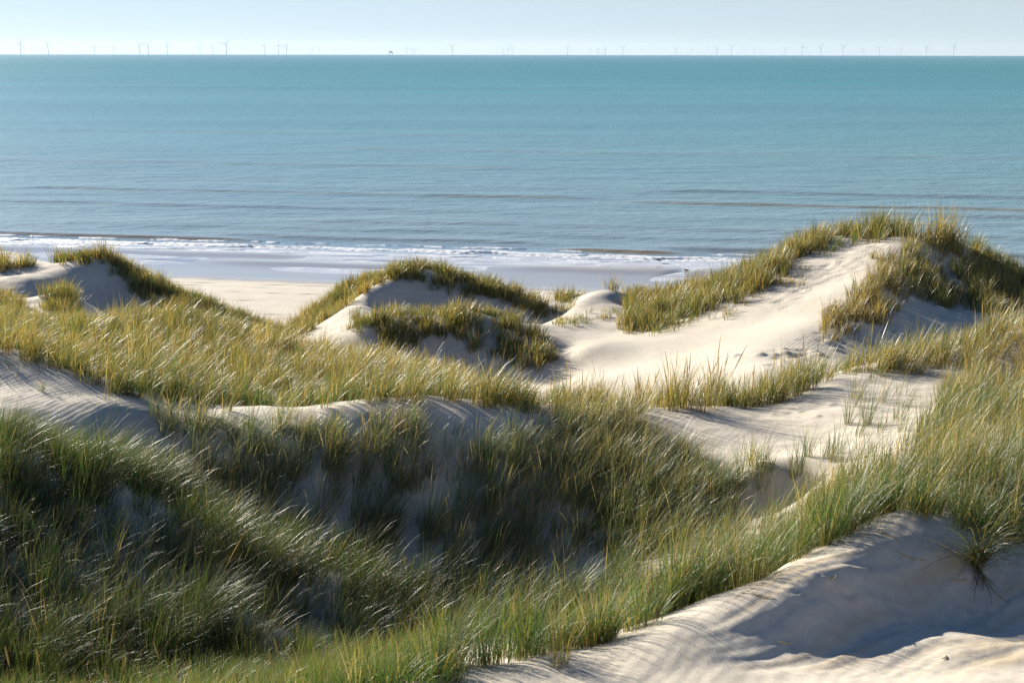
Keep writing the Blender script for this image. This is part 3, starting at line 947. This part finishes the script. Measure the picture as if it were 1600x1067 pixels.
# far dunes
patch('dark grass mane running down the crest of the left dune',
      cat(scatter([(95, 413), (150, 400), (195, 412), (240, 440), (300, 468), (360, 490), (420, 522), (445, 548), (390, 548), (300, 530), (250, 508), (222, 470), (190, 432), (150, 412)], 51, 62, 22, g0, 0.3, 0.9), band(H_CREST[3:], 0, 1.4, 14, g0)), 28, 0.72, MIX_FAR, 0.15, 0.18, seed=51)
patch('low grass on the ridge behind the left dune at the photo edge',
      scatter([(-120, 428), (-120, 412), (80, 414), (70, 424)], 58, 69, 12, g0), 24, 0.75, MIX_FAR, 0.1, 0.18, seed=52)
patch('grass tussock on the sandy hump in front of the left dune',
      scatter([(60, 480), (80, 460), (125, 458), (140, 480), (130, 497), (80, 490)], 44, 53, 16, g0), 26, 0.7, MIX_FAR, 0.2, 0.18, seed=53)
patch('olive grass slope at the left edge below the left dune',
      scatter([(-120, 500), (-120, 465), (10, 466), (50, 492), (60, 505), (0, 505)], 42, 52, 14, g0), 26, 0.7, MIX_FAR, 0.2, 0.18, seed=54)
patch('grass on the left flank of the middle dune facing the beach',
      scatter([(450, 540), (500, 504), (545, 473), (608, 433), (612, 418), (560, 435), (500, 475), (455, 525)], 50.3, 64, 22, g0, 0.3, 0.9), 26, 0.66, MIX_FAR, 0.12, 0.18, seed=55)
patch('grass crown along the top of the middle dune',
      scatter([(603, 440), (615, 415), (660, 412), (700, 422), (760, 441), (820, 466), (865, 492), (845, 497), (790, 476), (740, 465), (700, 458), (650, 440)], 54, 63, 24, g0, 0.3, 0.9), 26, 0.72, MIX_FAR, 0.12, 0.18, seed=56)
patch('olive grass draped over the hummock in front of the middle dune',
      scatter([(540, 518), (560, 500), (590, 498), (640, 494), (700, 488), (760, 487), (820, 508), (872, 548), (865, 572), (820, 578), (780, 568), (740, 545), (705, 520), (670, 530), (640, 552), (605, 552), (590, 525)], 44.4, 51, 24, g0, 0.3, 0.9), 26, 0.66, MIX_FAR, 0.18, 0.18, seed=57)
patch('thick olive grass band up the left flank of the big dune',
      scatter([(965, 515), (985, 478), (1100, 453), (1180, 428), (1225, 395), (1290, 372), (1350, 362), (1425, 358), (1425, 364), (1340, 378), (1280, 388), (1240, 412), (1225, 440), (1150, 473), (1080, 495), (1020, 518)], 47.5, 59, 20, g0, 0.25, 0.9), 26, 0.95, MIX_FAR, 0.15, 0.18, seed=58)
patch('dark grass clinging to the shaded right side of the big dune',
      cat(scatter([(1388, 398), (1425, 392), (1455, 425), (1475, 465), (1440, 468), (1400, 432)], 45, 53, 15, g0),
          scatter([(1440, 384), (1505, 382), (1505, 470), (1475, 485), (1450, 430)], 43, 53, 16, g0, 0.35, 0.9),
          scatter([(1495, 382), (1560, 412), (1660, 445), (1660, 490), (1540, 488), (1500, 470), (1490, 425)], 44, 56, 20, g0, 0.3, 0.9)), 26, 0.75, MIX_FAR, 0.15, 0.18, seed=59)
patch('dry brown grass hanging from the broken brink of the big dune',
      scatter([(1385, 400), (1412, 402), (1408, 470), (1375, 512), (1310, 528), (1275, 518), (1330, 470), (1362, 440)], 39.5, 51, 20, g0, 0.35, 0.9), 26, 0.75, (0.8, 0.6, 2.5, 1.5, 1.2, 2.0), 0.15, 0.18, seed=60)
patch('stray shoots at the lower edge of the grass band on the big dune',
      scatter([(960, 520), (1080, 498), (1150, 478), (1225, 445), (1250, 412), (1300, 388), (1350, 380), (1350, 394), (1290, 408), (1250, 445), (1200, 478), (1100, 508), (1000, 528)], 46, 55, 3.5, g0, 0.4, 0.8), 14, 0.5, MIX_FAR, 0.15, 0.25, seed=63)
patch('low grass around the small rounded sand bump',
      cat(scatter([(862, 492), (875, 468), (905, 462), (890, 480)], 53, 62, 14, g0), scatter([(985, 480), (990, 458), (1015, 458), (1015, 480)], 55, 62, 14, g0), scatter([(905, 464), (960, 452), (990, 462), (960, 457)], 57.3, 61, 6, g0)), 24, 0.7, MIX_FAR, 0.12, 0.18, seed=61)
patch('creeping grass runners on the sand below the small bump',
      scatter([(862, 505), (880, 494), (930, 494), (960, 490), (1000, 492), (985, 508), (930, 503), (880, 512)], 49, 56, 4.5, g0), 18, 0.34, MIX_MID, 0.1, 0.22, seed=62)


# ------------------------------------------------------------------ tufts one can count
def ground_at(px, py, d0, d1):
    m = (GY > d0) & (GY < d1)
    q_ = np.where(m, (PX - px) ** 2 + (PY - py) ** 2, 1e12)
    i_, j_ = np.unravel_index(np.argmin(q_), GX.shape)
    return float(GX[i_, j_]), float(GY[i_, j_])


def tuft(px, py, d0, d1, label, nb, L, rad, mix, lean=0.2, heads=0.0, group='single marram tufts on bare sand', name='grass_tuft', seed=1):
    global n_blades
    x, y = ground_at(px, py, d0, d1)
    g = np.random.default_rng(seed)
    nsub = max(1, int(nb / 30))
    cx = x + g.normal(0, rad * 0.6, nsub) * (nsub > 1)
    cy = y + g.normal(0, rad * 0.4, nsub) * (nsub > 1)
    v, f, c = tuft_blades(cx, cy, max(6, nb // nsub), rad * 0.55, L, mix, lean, y, g, heads)
    z = float(height(np.array([x]), np.array([y]))[0])
    o = raw_mesh(name, v - np.array((x, y, z)), f, M_GRASS, {'col': c})
    o.location = (x, y, z)
    n_blades += nb
    return tag(o, label, 'grass tuft', group)


patch('thin upright stalks between the tufts along the bare crest',
      band(C_CREST[14:21], 0.2, 1.4, 9, g0), 20, 0.72, (1.6, 1.4, 2.6, 1.6, 0.9, 0.3), 0.12, 0.14, 0.01, seed=47)
row = [(905, 646, 0.62), (930, 646, 0.7), (952, 646, 0.66), (985, 645, 0.62), (1003, 644, 0.8), (1026, 643, 0.62), (1045, 642, 0.7), (1068, 641, 0.85),
       (1078, 640, 0.9), (1105, 637, 0.85), (1124, 636, 0.8), (1140, 635, 0.66), (1164, 635, 0.7), (1182, 633, 0.72), (1208, 628, 0.8), (1232, 622, 0.8), (1258, 612, 0.8)]
ords = 'first second third fourth fifth sixth seventh eighth ninth tenth eleventh twelfth thirteenth fourteenth fifteenth sixteenth seventeenth'.split()
for k_, (px, py, L) in enumerate(row):
    tuft(px, py - 1, 23.5, 27.5, 'upright green and gold tuft behind the bare crest, %s from the left in its row' % ords[k_], 120 + (k_ * 17) % 60, L * 1.22, 0.26,
         (1.6, 1.4, 2.6, 1.8, 0.9, 0.3), 0.12, 0.03, 'row of upright tufts along the bare crest', seed=100 + k_)
tuft(1178, 733, 18, 22, 'biggest green tuft on the small sand hump in the right middle', 170, 0.98, 0.32, (3, 2.6, 1.6, .8, .8, .2), 0.12, 0, seed=130)
tuft(1238, 738, 18, 22, 'dark green tuft at the right end of the small sand hump', 80, 0.8, 0.17, (3.4, 2.4, 1.2, .6, .6, .3), 0.12, 0, seed=131)
tuft(1150, 752, 18, 22, 'low drooping tuft at the left foot of the small sand hump', 80, 0.65, 0.24, MIX_GREY, 0.1, 0, seed=132)
tuft(1205, 745, 18, 22, 'medium tuft between the biggest and the dark tuft on the sand hump', 90, 0.75, 0.2, MIX_GREY, 0.12, 0, seed=133)
tuft(1262, 712, 18, 23.5, 'small straw-footed tuft alone on the sand right of the hump', 36, 0.6, 0.10, (2, 2, 2, 2, 1, .2), 0.12, 0, seed=134)
tuft(1300, 718, 18, 23.5, 'small green tuft beside the straw-footed one', 40, 0.6, 0.12, (3, 2, 2, 1, 1, .2), 0.12, 0, seed=135)
tuft(1326, 664, 21, 25.5, 'thin golden tuft on the shaded sand below the right crest', 34, 0.75, 0.12, (1, 2, 2, 2, 1, .2), 0.1, 0, seed=136)
tuft(1358, 664, 21, 25.5, 'thin grey tuft right of the golden one below the right crest', 30, 0.7, 0.12, MIX_GREY, 0.1, 0, seed=137)
tuft(66, 612, 22, 25.5, 'small spreading green tuft on the sunlit sand at the left edge', 30, 0.42, 0.10, (5, 1, 1.5, .5, .3, .1), 0.02, 0, seed=138)
tuft(1467, 377, 50.5, 53, 'round golden bush of grass on the very top of the big dune', 700, 1.3, 1.0, (1, .6, 3.4, 2.6, .9, .3), 0.18, 0, seed=139)
tuft(1362, 402, 47, 51.5, 'tiny pale tuft on the bare lit face below the top of the big dune', 40, 0.5, 0.22, (1, 1, 2, 3, 2, .1), 0.1, 0, seed=140)
tuft(1372, 432, 45, 50, 'narrow golden tuft standing on the brink of the big dune', 50, 0.9, 0.2, (1, .6, 2.4, 2.8, 1.4, .3), 0.1, 0, seed=141)
tuft(1235, 440, 48, 52, 'short yellowish tuft at the edge of the grass band on the big dune', 60, 0.5, 0.35, (1, 1, 2, 3, 1.4, .2), 0.1, 0, seed=142)
tuft(782, 582, 44, 48, 'short tuft on shaded sand, left of three below the front hummock', 34, 0.5, 0.16, MIX_FAR, 0.05, 0, seed=143)
tuft(802, 575, 44, 48, 'taller dark tuft, middle of three below the front hummock', 40, 0.6, 0.16, MIX_FAR, 0.05, 0, seed=144)
tuft(866, 562, 43, 48, 'dark tuft on the shaded sand at the right foot of the front hummock', 44, 0.55, 0.2, MIX_FAR, 0.05, 0, seed=145)
tuft(446, 508, 60, 67, 'lone tuft on the little sand bump at the edge of the beach', 60, 0.5, 0.4, MIX_FAR, 0.1, 0, seed=146)
tuft(262, 458, 57, 63, 'tall tuft sticking up from the right slope of the left dune', 60, 1.1, 0.3, MIX_FAR, 0.1, 0, seed=147)
tuft(1290, 855, 11.3, 12.6, 'stray tuft with straw stems at the foot of the green ridge', 40, 0.55, 0.10, (3, 1, 2, 2, 1.4, .2), 0.12, 0, seed=148)
tuft(1160, 915, 11, 12, 'tuft with golden stems leaning over the sand edge of the near ridge', 60, 0.6, 0.13, (2, 1, 2, 3, 1.4, .2), 0.1, 0, seed=149)
tuft(870, 1040, 9.5, 10.5, 'yellowish tuft on the sand at the lower end of the near ridge', 60, 0.5, 0.12, (2, 1, 2, 3, 1.4, .2), 0.15, 0, seed=150)


# uprooted tuft hanging down the sand face
def hanging():
    x, y = ground_at(1525, 882, 11.2, 12.7)
    z = float(height(np.array([x]), np.array([y]))[0]) + 0.05
    root = empty('uprooted_tuft', (x, y, z))
    tag(root, 'dark uprooted grass tuft hanging with its roots down the shaded sand face', 'grass tuft')
    g = np.random.default_rng(77)
    n = 260
    az = g.uniform(-np.pi, 0.25, n)
    az = np.where(g.random(n) < 0.5, np.where(g.random(n) < 0.5, -2.7, -0.4) + g.normal(0, 0.3, n), az)
    L = g.uniform(0.3, 0.85, n)
    pal = np.stack([G_GREEN, G_GREY, G_OLIVE, G_GOLD])
    col = pal[g.integers(0, 4, n)] * g.uniform(0.6, 1.2, n)[:, None]
    v, f, c = blades(g.normal(0, 0.04, (n, 3)), L, g.uniform(0.1, 1.0, n), g.uniform(1.2, 2.6, n), az, np.full(n, 0.007), col, 7, 5)
    # keep the blades lying on the sand
    hz = height(v[:, 0] + x, v[:, 1] + y) - z + 0.015
    v[:, 2] = np.maximum(v[:, 2], hz)
    raw_mesh('blades', v, f, M_GRASS, {'col': c}, parent=root)
    parts = []
    for i_ in range(9):
        a = g.normal(-1.6, 0.25)
        l = g.uniform(0.25, 0.6)
        path = [(0, 0, 0)]
        for s in range(6):
            px_ = path[-1][0] + math.cos(a) * l / 6 + g.normal(0, 0.012)
            py_ = path[-1][1] + math.sin(a) * l / 6
            pz_ = float(height(np.array([px_ + x]), np.array([py_ + y]))[0]) - z + 0.02
            path.append((px_, py_, pz_))
        parts.append(tube(path, [0.007, 0.006, 0.005, 0.004, 0.003, 0.002, 0.001], 5))
    v, f = join(*parts)
    raw_mesh('roots', v, f, M_ROOT, parent=root)


hanging()


# seed stalks that stand up in the lower left
def seed_stalk(px, py, d, hpx, label, lean):
    """py: where its tip shows"""
    tip = np.array(P(px, py, d))
    x = float(tip[0] - lean)
    zg = float(height(np.array([x]), np.array([float(d)]))[0])
    h = max(0.4, tip[2] - zg)
    root = empty('seed_stalk', (x, d, zg - 0.02))
    tag(root, label, 'seed stalk', 'yellow seed stalks in the dark grass')
    hl = min(0.2, 0.35 * h)
    t = np.linspace(0, 1, 9)
    path = np.stack([lean * t ** 2, 0 * t, h * t], -1)
    kk = 1 - hl / h
    tb = np.concatenate([t[t < kk], [kk]])
    stem = np.stack([lean * tb ** 2, 0 * tb, h * tb], -1)
    raw_mesh('stem', *tube(stem, np.linspace(0.0035, 0.0025, len(stem)), 5), SEEDM, parent=root)
    th = np.linspace(kk, 1.0, 9)
    hd = np.stack([lean * th ** 2, 0 * th, h * th], -1)
    raw_mesh('seed_head', *tube(hd, np.interp(np.linspace(0, 1, 9), [0, .15, .5, .85, 1], [.003, .008, .009, .007, .001]), 7), SEEDM, parent=root)


SEEDM = simple('ripe seed', (0.42, 0.30, 0.08), 0.7)
for s in [(8, 1006, 11.0, 0, 'yellow seed stalk at the left end of the bottom grass', -0.06),
          (57, 1010, 11.3, 0, 'yellow seed stalk leaning right, second from the left at the bottom', -0.04),
          (164, 1042, 10.6, 0, 'short yellow seed stalk near the bottom, third from the left', -0.06),
          (240, 998, 11.6, 0, 'tallest yellow seed stalk, standing alone in the dark bottom grass', -0.10),
          (420, 1010, 11.4, 0, 'yellow seed stalk, lower one of the leaning pair', -0.06),
          (428, 992, 11.6, 0, 'yellow seed stalk, upper one of the leaning pair', -0.09),
          (368, 1046, 10.2, 0, 'pale seed stalk in the blurred green grass, left of the low bunch', -0.04),
          (385, 1052, 10.0, 0, 'pale seed stalk in the blurred green grass, middle of the low bunch', -0.04),
          (418, 1054, 9.8, 0, 'pale seed stalk in the blurred green grass, right of the low bunch', -0.03),
          (40, 850, 15.5, 0, 'faint yellow seed stalk in the dark grass halfway up the left edge', -0.03),
          (608, 975, 13.5, 0, 'yellow seed stalk between the dark hollow and the green ridge', -0.06),
          (803, 930, 12.2, 0, 'yellow seed stalk standing before the dark slope in the middle', 0.0)]:
    seed_stalk(*s)

# fallen straw on the shaded near slope
STRAW = simple('fallen straw', (0.46, 0.36, 0.17), 0.8)
for (px, py, l, a, lb) in ((1300, 905, 0.16, 0.7, 'thin straw lying where the lit sand edge turns into shade'),
                           (1195, 935, 0.20, -0.5, 'straw fallen on the lit sand under the left green tufts'),
                           (1478, 1030, 0.12, 1.1, 'tiny straw on the sunlit sand in the bottom right corner'),
                           (1225, 1005, 0.14, 0.2, 'short straw among the blade shadows at the bottom'),
                           (1428, 872, 0.34, 0.1, 'pale curved straw lying on the shaded sand below the right grass'),
                           (1392, 838, 0.30, -0.9, 'short pale straw lying on the sand below the grass root'),
                           (1500, 905, 0.22, 0.4, 'small pale straw lying beside the uprooted tuft')):
    x, y = ground_at(px, py, 9.3, 12.9)
    t = np.linspace(-0.5, 0.5, 8)
    xx = x + l * t * math.cos(a) - 0.05 * t ** 2
    yy = y + l * t * math.sin(a) + 0.12 * t ** 2
    zz = height(xx, yy) + 0.010
    z0 = float(zz.mean())
    o = raw_mesh('fallen_straw', *tube(np.stack([xx - x, yy - y, zz - z0], -1), [.003, .005, .006, .006, .006, .005, .004, .002], 6), STRAW)
    o.location = (x, y, z0)
    tag(o, lb, 'straw', 'straws fallen on the sand')


# ------------------------------------------------------------------ gulls
def ellipsoid(c, r, nu=14, nv=9, taper=0.0):
    vs, fs = [], []
    for i_ in range(nv + 1):
        th = math.pi * i_ / nv
        for j_ in range(nu):
            ph = 2 * math.pi * j_ / nu
            x = -math.cos(th)
            k_ = 1 - taper * x
            vs.append((c[0] + r[0] * x, c[1] + r[1] * k_ * math.sin(th) * math.cos(ph), c[2] + r[2] * k_ * math.sin(th) * math.sin(ph)))
    for i_ in range(nv):
        for j_ in range(nu):
            fs.append((i_ * nu + j_, i_ * nu + (j_ + 1) % nu, (i_ + 1) * nu + (j_ + 1) % nu, (i_ + 1) * nu + j_))
    return np.array(vs), np.array(fs)


def gull(px, py, d, scale, rot, label, sit=False):
    x, y, _ = P(px, py, d)
    z = max(float(height(np.array([x]), np.array([y]))[0]), -0.03)
    root = empty('gull', (x, y, z))
    root.rotation_euler = (0, 0, rot)
    root.scale = (scale,) * 3
    tag(root, label, 'bird', 'gulls on the beach')
    zb_ = 0.10 if sit else 0.24
    lo = 0.02 if sit else 0.13
    tail = tube([(-0.14, 0, zb_ + 0.01), (-0.26, 0, zb_ + 0.035), (-0.34, 0, zb_ + 0.045)], [0.05, 0.035, 0.012], 8)
    neck = tube([(0.12, 0, zb_ + 0.03), (0.17, 0, zb_ + 0.10), (0.19, 0, zb_ + 0.16)], [0.065, 0.045, 0.04], 10)
    v, f = join(ellipsoid((0, 0, zb_), (0.21, 0.085, 0.085), taper=-0.2), neck, ellipsoid((0.205, 0, zb_ + 0.175), (0.058, 0.043, 0.045)), tail)
    raw_mesh('body', v, f, M_GULLW, parent=root)
    for s in (-1, 1):
        raw_mesh('wing', *ellipsoid((-0.07, s * 0.062, zb_ + 0.025), (0.24, 0.034, 0.065), taper=0.35), M_GULLG, parent=root)
        if not sit:
            raw_mesh('leg', *tube([(0.0, s * 0.03, zb_ - 0.07), (-0.005, s * 0.03, 0.07), (0.0, s * 0.03, 0.005), (0.05, s * 0.03, 0.0)], [0.010, 0.007, 0.006, 0.008], 6), M_BILL, parent=root)
    raw_mesh('beak', *tube([(0.25, 0, zb_ + 0.17), (0.29, 0, zb_ + 0.165), (0.315, 0, zb_ + 0.15)], [0.015, 0.012, 0.003], 6), M_BILL, parent=root)


gull(1030.5, 415.5, 111.0, 1.15, 0.2, 'dark backed gull standing in the shallow water with its reflection')
gull(1071, 424, 106.5, 0.9, 2.6, 'small gull crouching on the sand bar', True)
gull(1157, 422, 106.5, 1.0, 2.9, 'pale gull standing where the big dune meets the shore')


# ------------------------------------------------------------------ wind farm
HUB, ROT = 90.0, 58.0
turb_px = [(32, 68.5), (75, 70), (147, 72.5), (177, 74), (218, 70), (231, 69.5), (261, 71), (312, 74), (332, 74.5), (353, 68.5), (413, 72), (435, 70.5), (447, 71.5),
           (487, 75.5), (498, 76), (635, 75), (644, 77), (648, 76.5), (706, 72), (786, 77), (793, 75.5), (801, 73.5), (886, 73), (922, 77), (934, 76.5), (945, 74.5), (972, 73.5),
           (1055, 76.5), (1079, 76), (1119, 74.5), (1142, 73), (1177, 77), (1225, 76), (1252, 72.5), (1281, 73.5), (1316, 72.5), (1347, 77), (1373, 75.5), (1407, 76), (1446, 74), (1489, 72)]
phases = {32: 15, 75: 95, 218: 92, 231: 40, 261: 105, 353: 35, 413: 55, 435: 5, 447: 35, 706: 50, 801: 60, 886: 8, 972: 40, 1142: 60, 1316: 60, 1489: 25}


def hz(px):
    return 84.3 + 2.6 * px / 1600


def turbine_proto():
    root = empty('wind_turbine', (0, 0, 0))
    ob = []
    o = raw_mesh('tower', *tube([(0, 0, -30), (0, 0, 20), (0, 0, 40), (0, 0, HUB - 2)], [3.0, 2.9, 2.5, 1.8], 12), M_TURB, parent=root); ob.append(o)
    nac = join(tube([(0, 9, HUB), (0, 5, HUB), (0, -3.0, HUB), (0, -3.4, HUB)], [1.4, 2.4, 2.3, 0.3], 10))
    ob.append(raw_mesh('nacelle', *nac, M_TURB, parent=root))
    hub = tube([(0, -3.5, HUB), (0, -4.5, HUB), (0, -6.2, HUB), (0, -7.0, HUB)], [1.9, 1.9, 1.4, 0.2], 10)
    ob.append(raw_mesh('hub', *hub, M_TURB, parent=root))
    # one blade, built along +z from the hub
    st = np.linspace(0, 1, 12)
    chord = np.interp(st, [0, 0.06, 0.2, 0.6, 1], [2.2, 2.4, 4.4, 2.8, 0.7])
    vs = []
    for s, c in zip(st, chord):
        tw = R(18) * (1 - s)
        for a in np.linspace(0, 2 * np.pi, 8, endpoint=False):
            ex, ey = math.cos(a) * c * 0.5 + c * 0.12, math.sin(a) * c * 0.12 + 0.15
            vs.append((ex * math.cos(tw) - ey * math.sin(tw), ex * math.sin(tw) + ey * math.cos(tw), 1.2 + s * (ROT - 1.2)))
    n = 8
    fs = [(i_ * n + k_, i_ * n + (k_ + 1) % n, (i_ + 1) * n + (k_ + 1) % n, (i_ + 1) * n + k_) for i_ in range(11) for k_ in range(n)]
    for b_ in range(3):
        if b_ == 0:
            o = raw_mesh('rotor_blade', vs, fs, M_TURB, parent=root)
        else:
            o = ob[-1].copy(); COL.objects.link(o); o.parent = root
        o.location = (0, -5.2, HUB)
        ob.append(o)
    return root, ob


T0, TP = turbine_proto()
words = ['upright', 'tilted', 'crossed', 'spread']
for k_, (px, hy) in enumerate(turb_px):
    el = (hz(px) - hy) / F0 * 1.0 / (1 + ((hy - 533) / F0) ** 2) * 1.0 - math.sqrt(2 * CAM_Z / R_EARTH)
    lo, hi = 4000.0, 23000.0
    for _ in range(50):
        D = (lo + hi) / 2
        if (HUB - CAM_Z - D * D / (2 * R_EARTH)) / D > el:
            lo = D
        else:
            hi = D
    cpx = (px - 800) / F0
    Y = D / math.hypot(1, cpx)
    X = cpx * (Y * cp + CAM_Z * sp)
    if k_ == 0:
        root, obs = T0, TP
    else:
        root = T0.copy(); COL.objects.link(root)
        obs = []
        for c in TP:
            d_ = c.copy(); COL.objects.link(d_); d_.parent = root
            obs.append(d_)
    root.location = (X, Y, -D * D / (2 * R_EARTH))
    root.rotation_euler = (0, 0, R(12 + 6 * math.sin(k_ * 2.3)))
    ph = phases.get(px, (k_ * 47) % 120)
    for q_, b_ in enumerate(obs[-3:]):
        b_.rotation_euler = (0, R(ph + 120 * q_), 0)
    left = sum(1 for p in turb_px if p[0] < px) + 1
    suf = 'th' if 10 < left < 20 else {1: 'st', 2: 'nd', 3: 'rd'}.get(left % 10, 'th')
    size = 'large near' if hy < 70.6 else 'middle-sized' if hy < 74 else 'small distant'
    if left <= 21:
        where = '%d%s from the left' % (left, suf)
    else:
        r_ = len(turb_px) + 1 - left
        suf = 'th' if 10 < r_ < 20 else {1: 'st', 2: 'nd', 3: 'rd'}.get(r_ % 10, 'th')
        where = '%d%s from the right' % (r_, suf)
    tag(root, '%s pale wind turbine on the horizon, %s in the row' % (size, where), 'wind turbine', 'wind turbines of the offshore wind farm')

# transformer platform of the wind farm
D = 11500.0
cx = (610 - 800) / F0
root = empty('offshore_platform', (cx * D * cp, D, -D * D / (2 * R_EARTH)))
tag(root, 'low dark offshore platform on the horizon right of the left turbine groups', 'platform')
raw_mesh('deck', *join(box(0, 0, 20, 34, 24, 6), box(-3, 0, 26.5, 26, 20, 7), box(8, 0, 32, 9, 9, 4)), M_STEEL, smooth_=False, parent=root)
for sx_ in (-1, 1):
    for sy_ in (-1, 1):
        raw_mesh('leg', *tube([(sx_ * 14, sy_ * 9, -20), (sx_ * 14, sy_ * 9, 17)], [1.4, 1.4], 8), M_STEEL, parent=root)
raw_mesh('crane', *tube([(12, 0, 30), (16, 0, 40), (26, 0, 44)], [0.9, 0.7, 0.4], 6), M_STEEL, parent=root)

print('blades', n_blades)

# ------------------------------------------------------------------ sea air
HAZE = 0.000023
v, f = box(0, 12000, 45, 33000, 24600, 230)
mh, nth, outh = mat('sea air')
pv = nth.nodes.new('ShaderNodeVolumePrincipled')
pv.inputs['Color'].default_value = (0.80, 0.90, 1.0, 1)
pv.inputs['Density'].default_value = HAZE
pv.inputs['Anisotropy'].default_value = 0.2
nth.links.new(pv.outputs[0], outh.inputs['Volume'])
if HAZE:
    o = raw_mesh('haze', v, f, mh, smooth_=False)
    tag(o, 'thin pale sea air that fades the turbines and the far water', 'haze', None, 'stuff')

# ------------------------------------------------------------------ light, sky, camera
SUN_AZ, SUN_EL = R(-41), R(19.3)      # measured from the view direction (+Y), negative to the left
wd = bpy.data.worlds.new('World')
scene.world = wd
wd.use_nodes = True
nt = wd.node_tree
nt.nodes.clear()
sky = nt.nodes.new('ShaderNodeTexSky')
sky.sky_type = 'NISHITA'
sky.sun_disc = False
sky.sun_elevation = SUN_EL
sky.sun_rotation = SUN_AZ
sky.altitude = 0
sky.air_density = 1.0
sky.dust_density = 0.1
sky.ozone_density = 2.0
bg = nt.nodes.new('ShaderNodeBackground')
bg.inputs['Strength'].default_value = 0.05
wo = nt.nodes.new('ShaderNodeOutputWorld')
# look a little above the haze-yellowed rim of the sky model
tcw = nt.nodes.new('ShaderNodeTexCoord')
addv = nt.nodes.new('ShaderNodeVectorMath'); addv.operation = 'ADD'
addv.inputs[1].default_value = (0, 0, 0.12)
nrm = nt.nodes.new('ShaderNodeVectorMath'); nrm.operation = 'NORMALIZE'
nt.links.new(tcw.outputs['Generated'], addv.inputs[0])
nt.links.new(addv.outputs[0], nrm.inputs[0])
nt.links.new(nrm.outputs[0], sky.inputs[0])
# a clear, dry sky: deeper overhead against its pale rim
sc1 = nt.nodes.new('ShaderNodeVectorMath'); sc1.operation = 'SCALE'; sc1.inputs['Scale'].default_value = 0.12
gm = nt.nodes.new('ShaderNodeGamma'); gm.inputs['Gamma'].default_value = 1.5
sc2 = nt.nodes.new('ShaderNodeVectorMath'); sc2.operation = 'SCALE'; sc2.inputs['Scale'].default_value = 17.0
nt.links.new(sky.outputs[0], sc1.inputs[0])
nt.links.new(sc1.outputs[0], gm.inputs['Color'])
nt.links.new(gm.outputs[0], sc2.inputs[0])
# pale rim of sea air low on the sky
sepw = nt.nodes.new('ShaderNodeSeparateXYZ')
nt.links.new(tcw.outputs['Generated'], sepw.inputs[0])
rim = ramp(nt, sepw.outputs[2], [(0.0, (.80,) * 3), (0.05, (.80,) * 3), (0.16, (.34,) * 3), (0.36, (0,) * 3)])
skyc = mixc(nt, rim.outputs[0], sc2.outputs[0], (5.8, 6.5, 6.65))
nt.links.new(skyc, bg.inputs[0])
nt.links.new(bg.outputs[0], wo.inputs[0])

sun = bpy.data.lights.new('sun', 'SUN')
sun.energy = 5.0
sun.angle = R(0.53)
sun.color = (1.0, 0.92, 0.79)
so = bpy.data.objects.new('sun', sun)
COL.objects.link(so)
to_sun = Vector((math.sin(SUN_AZ) * math.cos(SUN_EL), math.cos(SUN_AZ) * math.cos(SUN_EL), math.sin(SUN_EL)))
so.rotation_euler = to_sun.to_track_quat('Z', 'Y').to_euler()

cam = bpy.data.cameras.new('camera')
cam.sensor_width = 36.0
cam.sensor_fit = 'HORIZONTAL'
cam.lens = F0 / W0 * 36.0
cam.clip_start = 0.1
cam.clip_end = 60000
cam.dof.use_dof = True
cam.dof.focus_distance = 26.0
cam.dof.aperture_fstop = 4.0
co = bpy.data.objects.new('camera', cam)
COL.objects.link(co)
co.location = (0, 0, CAM_Z)
co.rotation_euler = (Matrix.Rotation(math.pi / 2 - PITCH, 4, 'X') @ Matrix.Rotation(R(0.09), 4, 'Z')).to_euler()
scene.camera = co

scene.view_settings.view_transform = 'Standard'
scene.view_settings.look = 'None'
scene.view_settings.gamma = 1.0
scene.view_settings.exposure = 1.1
scene.cycles.use_denoising = True
scene.cycles.denoiser = 'OPENIMAGEDENOISE'
scene.cycles.denoising_input_passes = 'RGB_ALBEDO_NORMAL'
scene.cycles.denoising_prefilter = 'NONE'
scene.cycles.max_bounces = 8
scene.cycles.transparent_max_bounces = 8
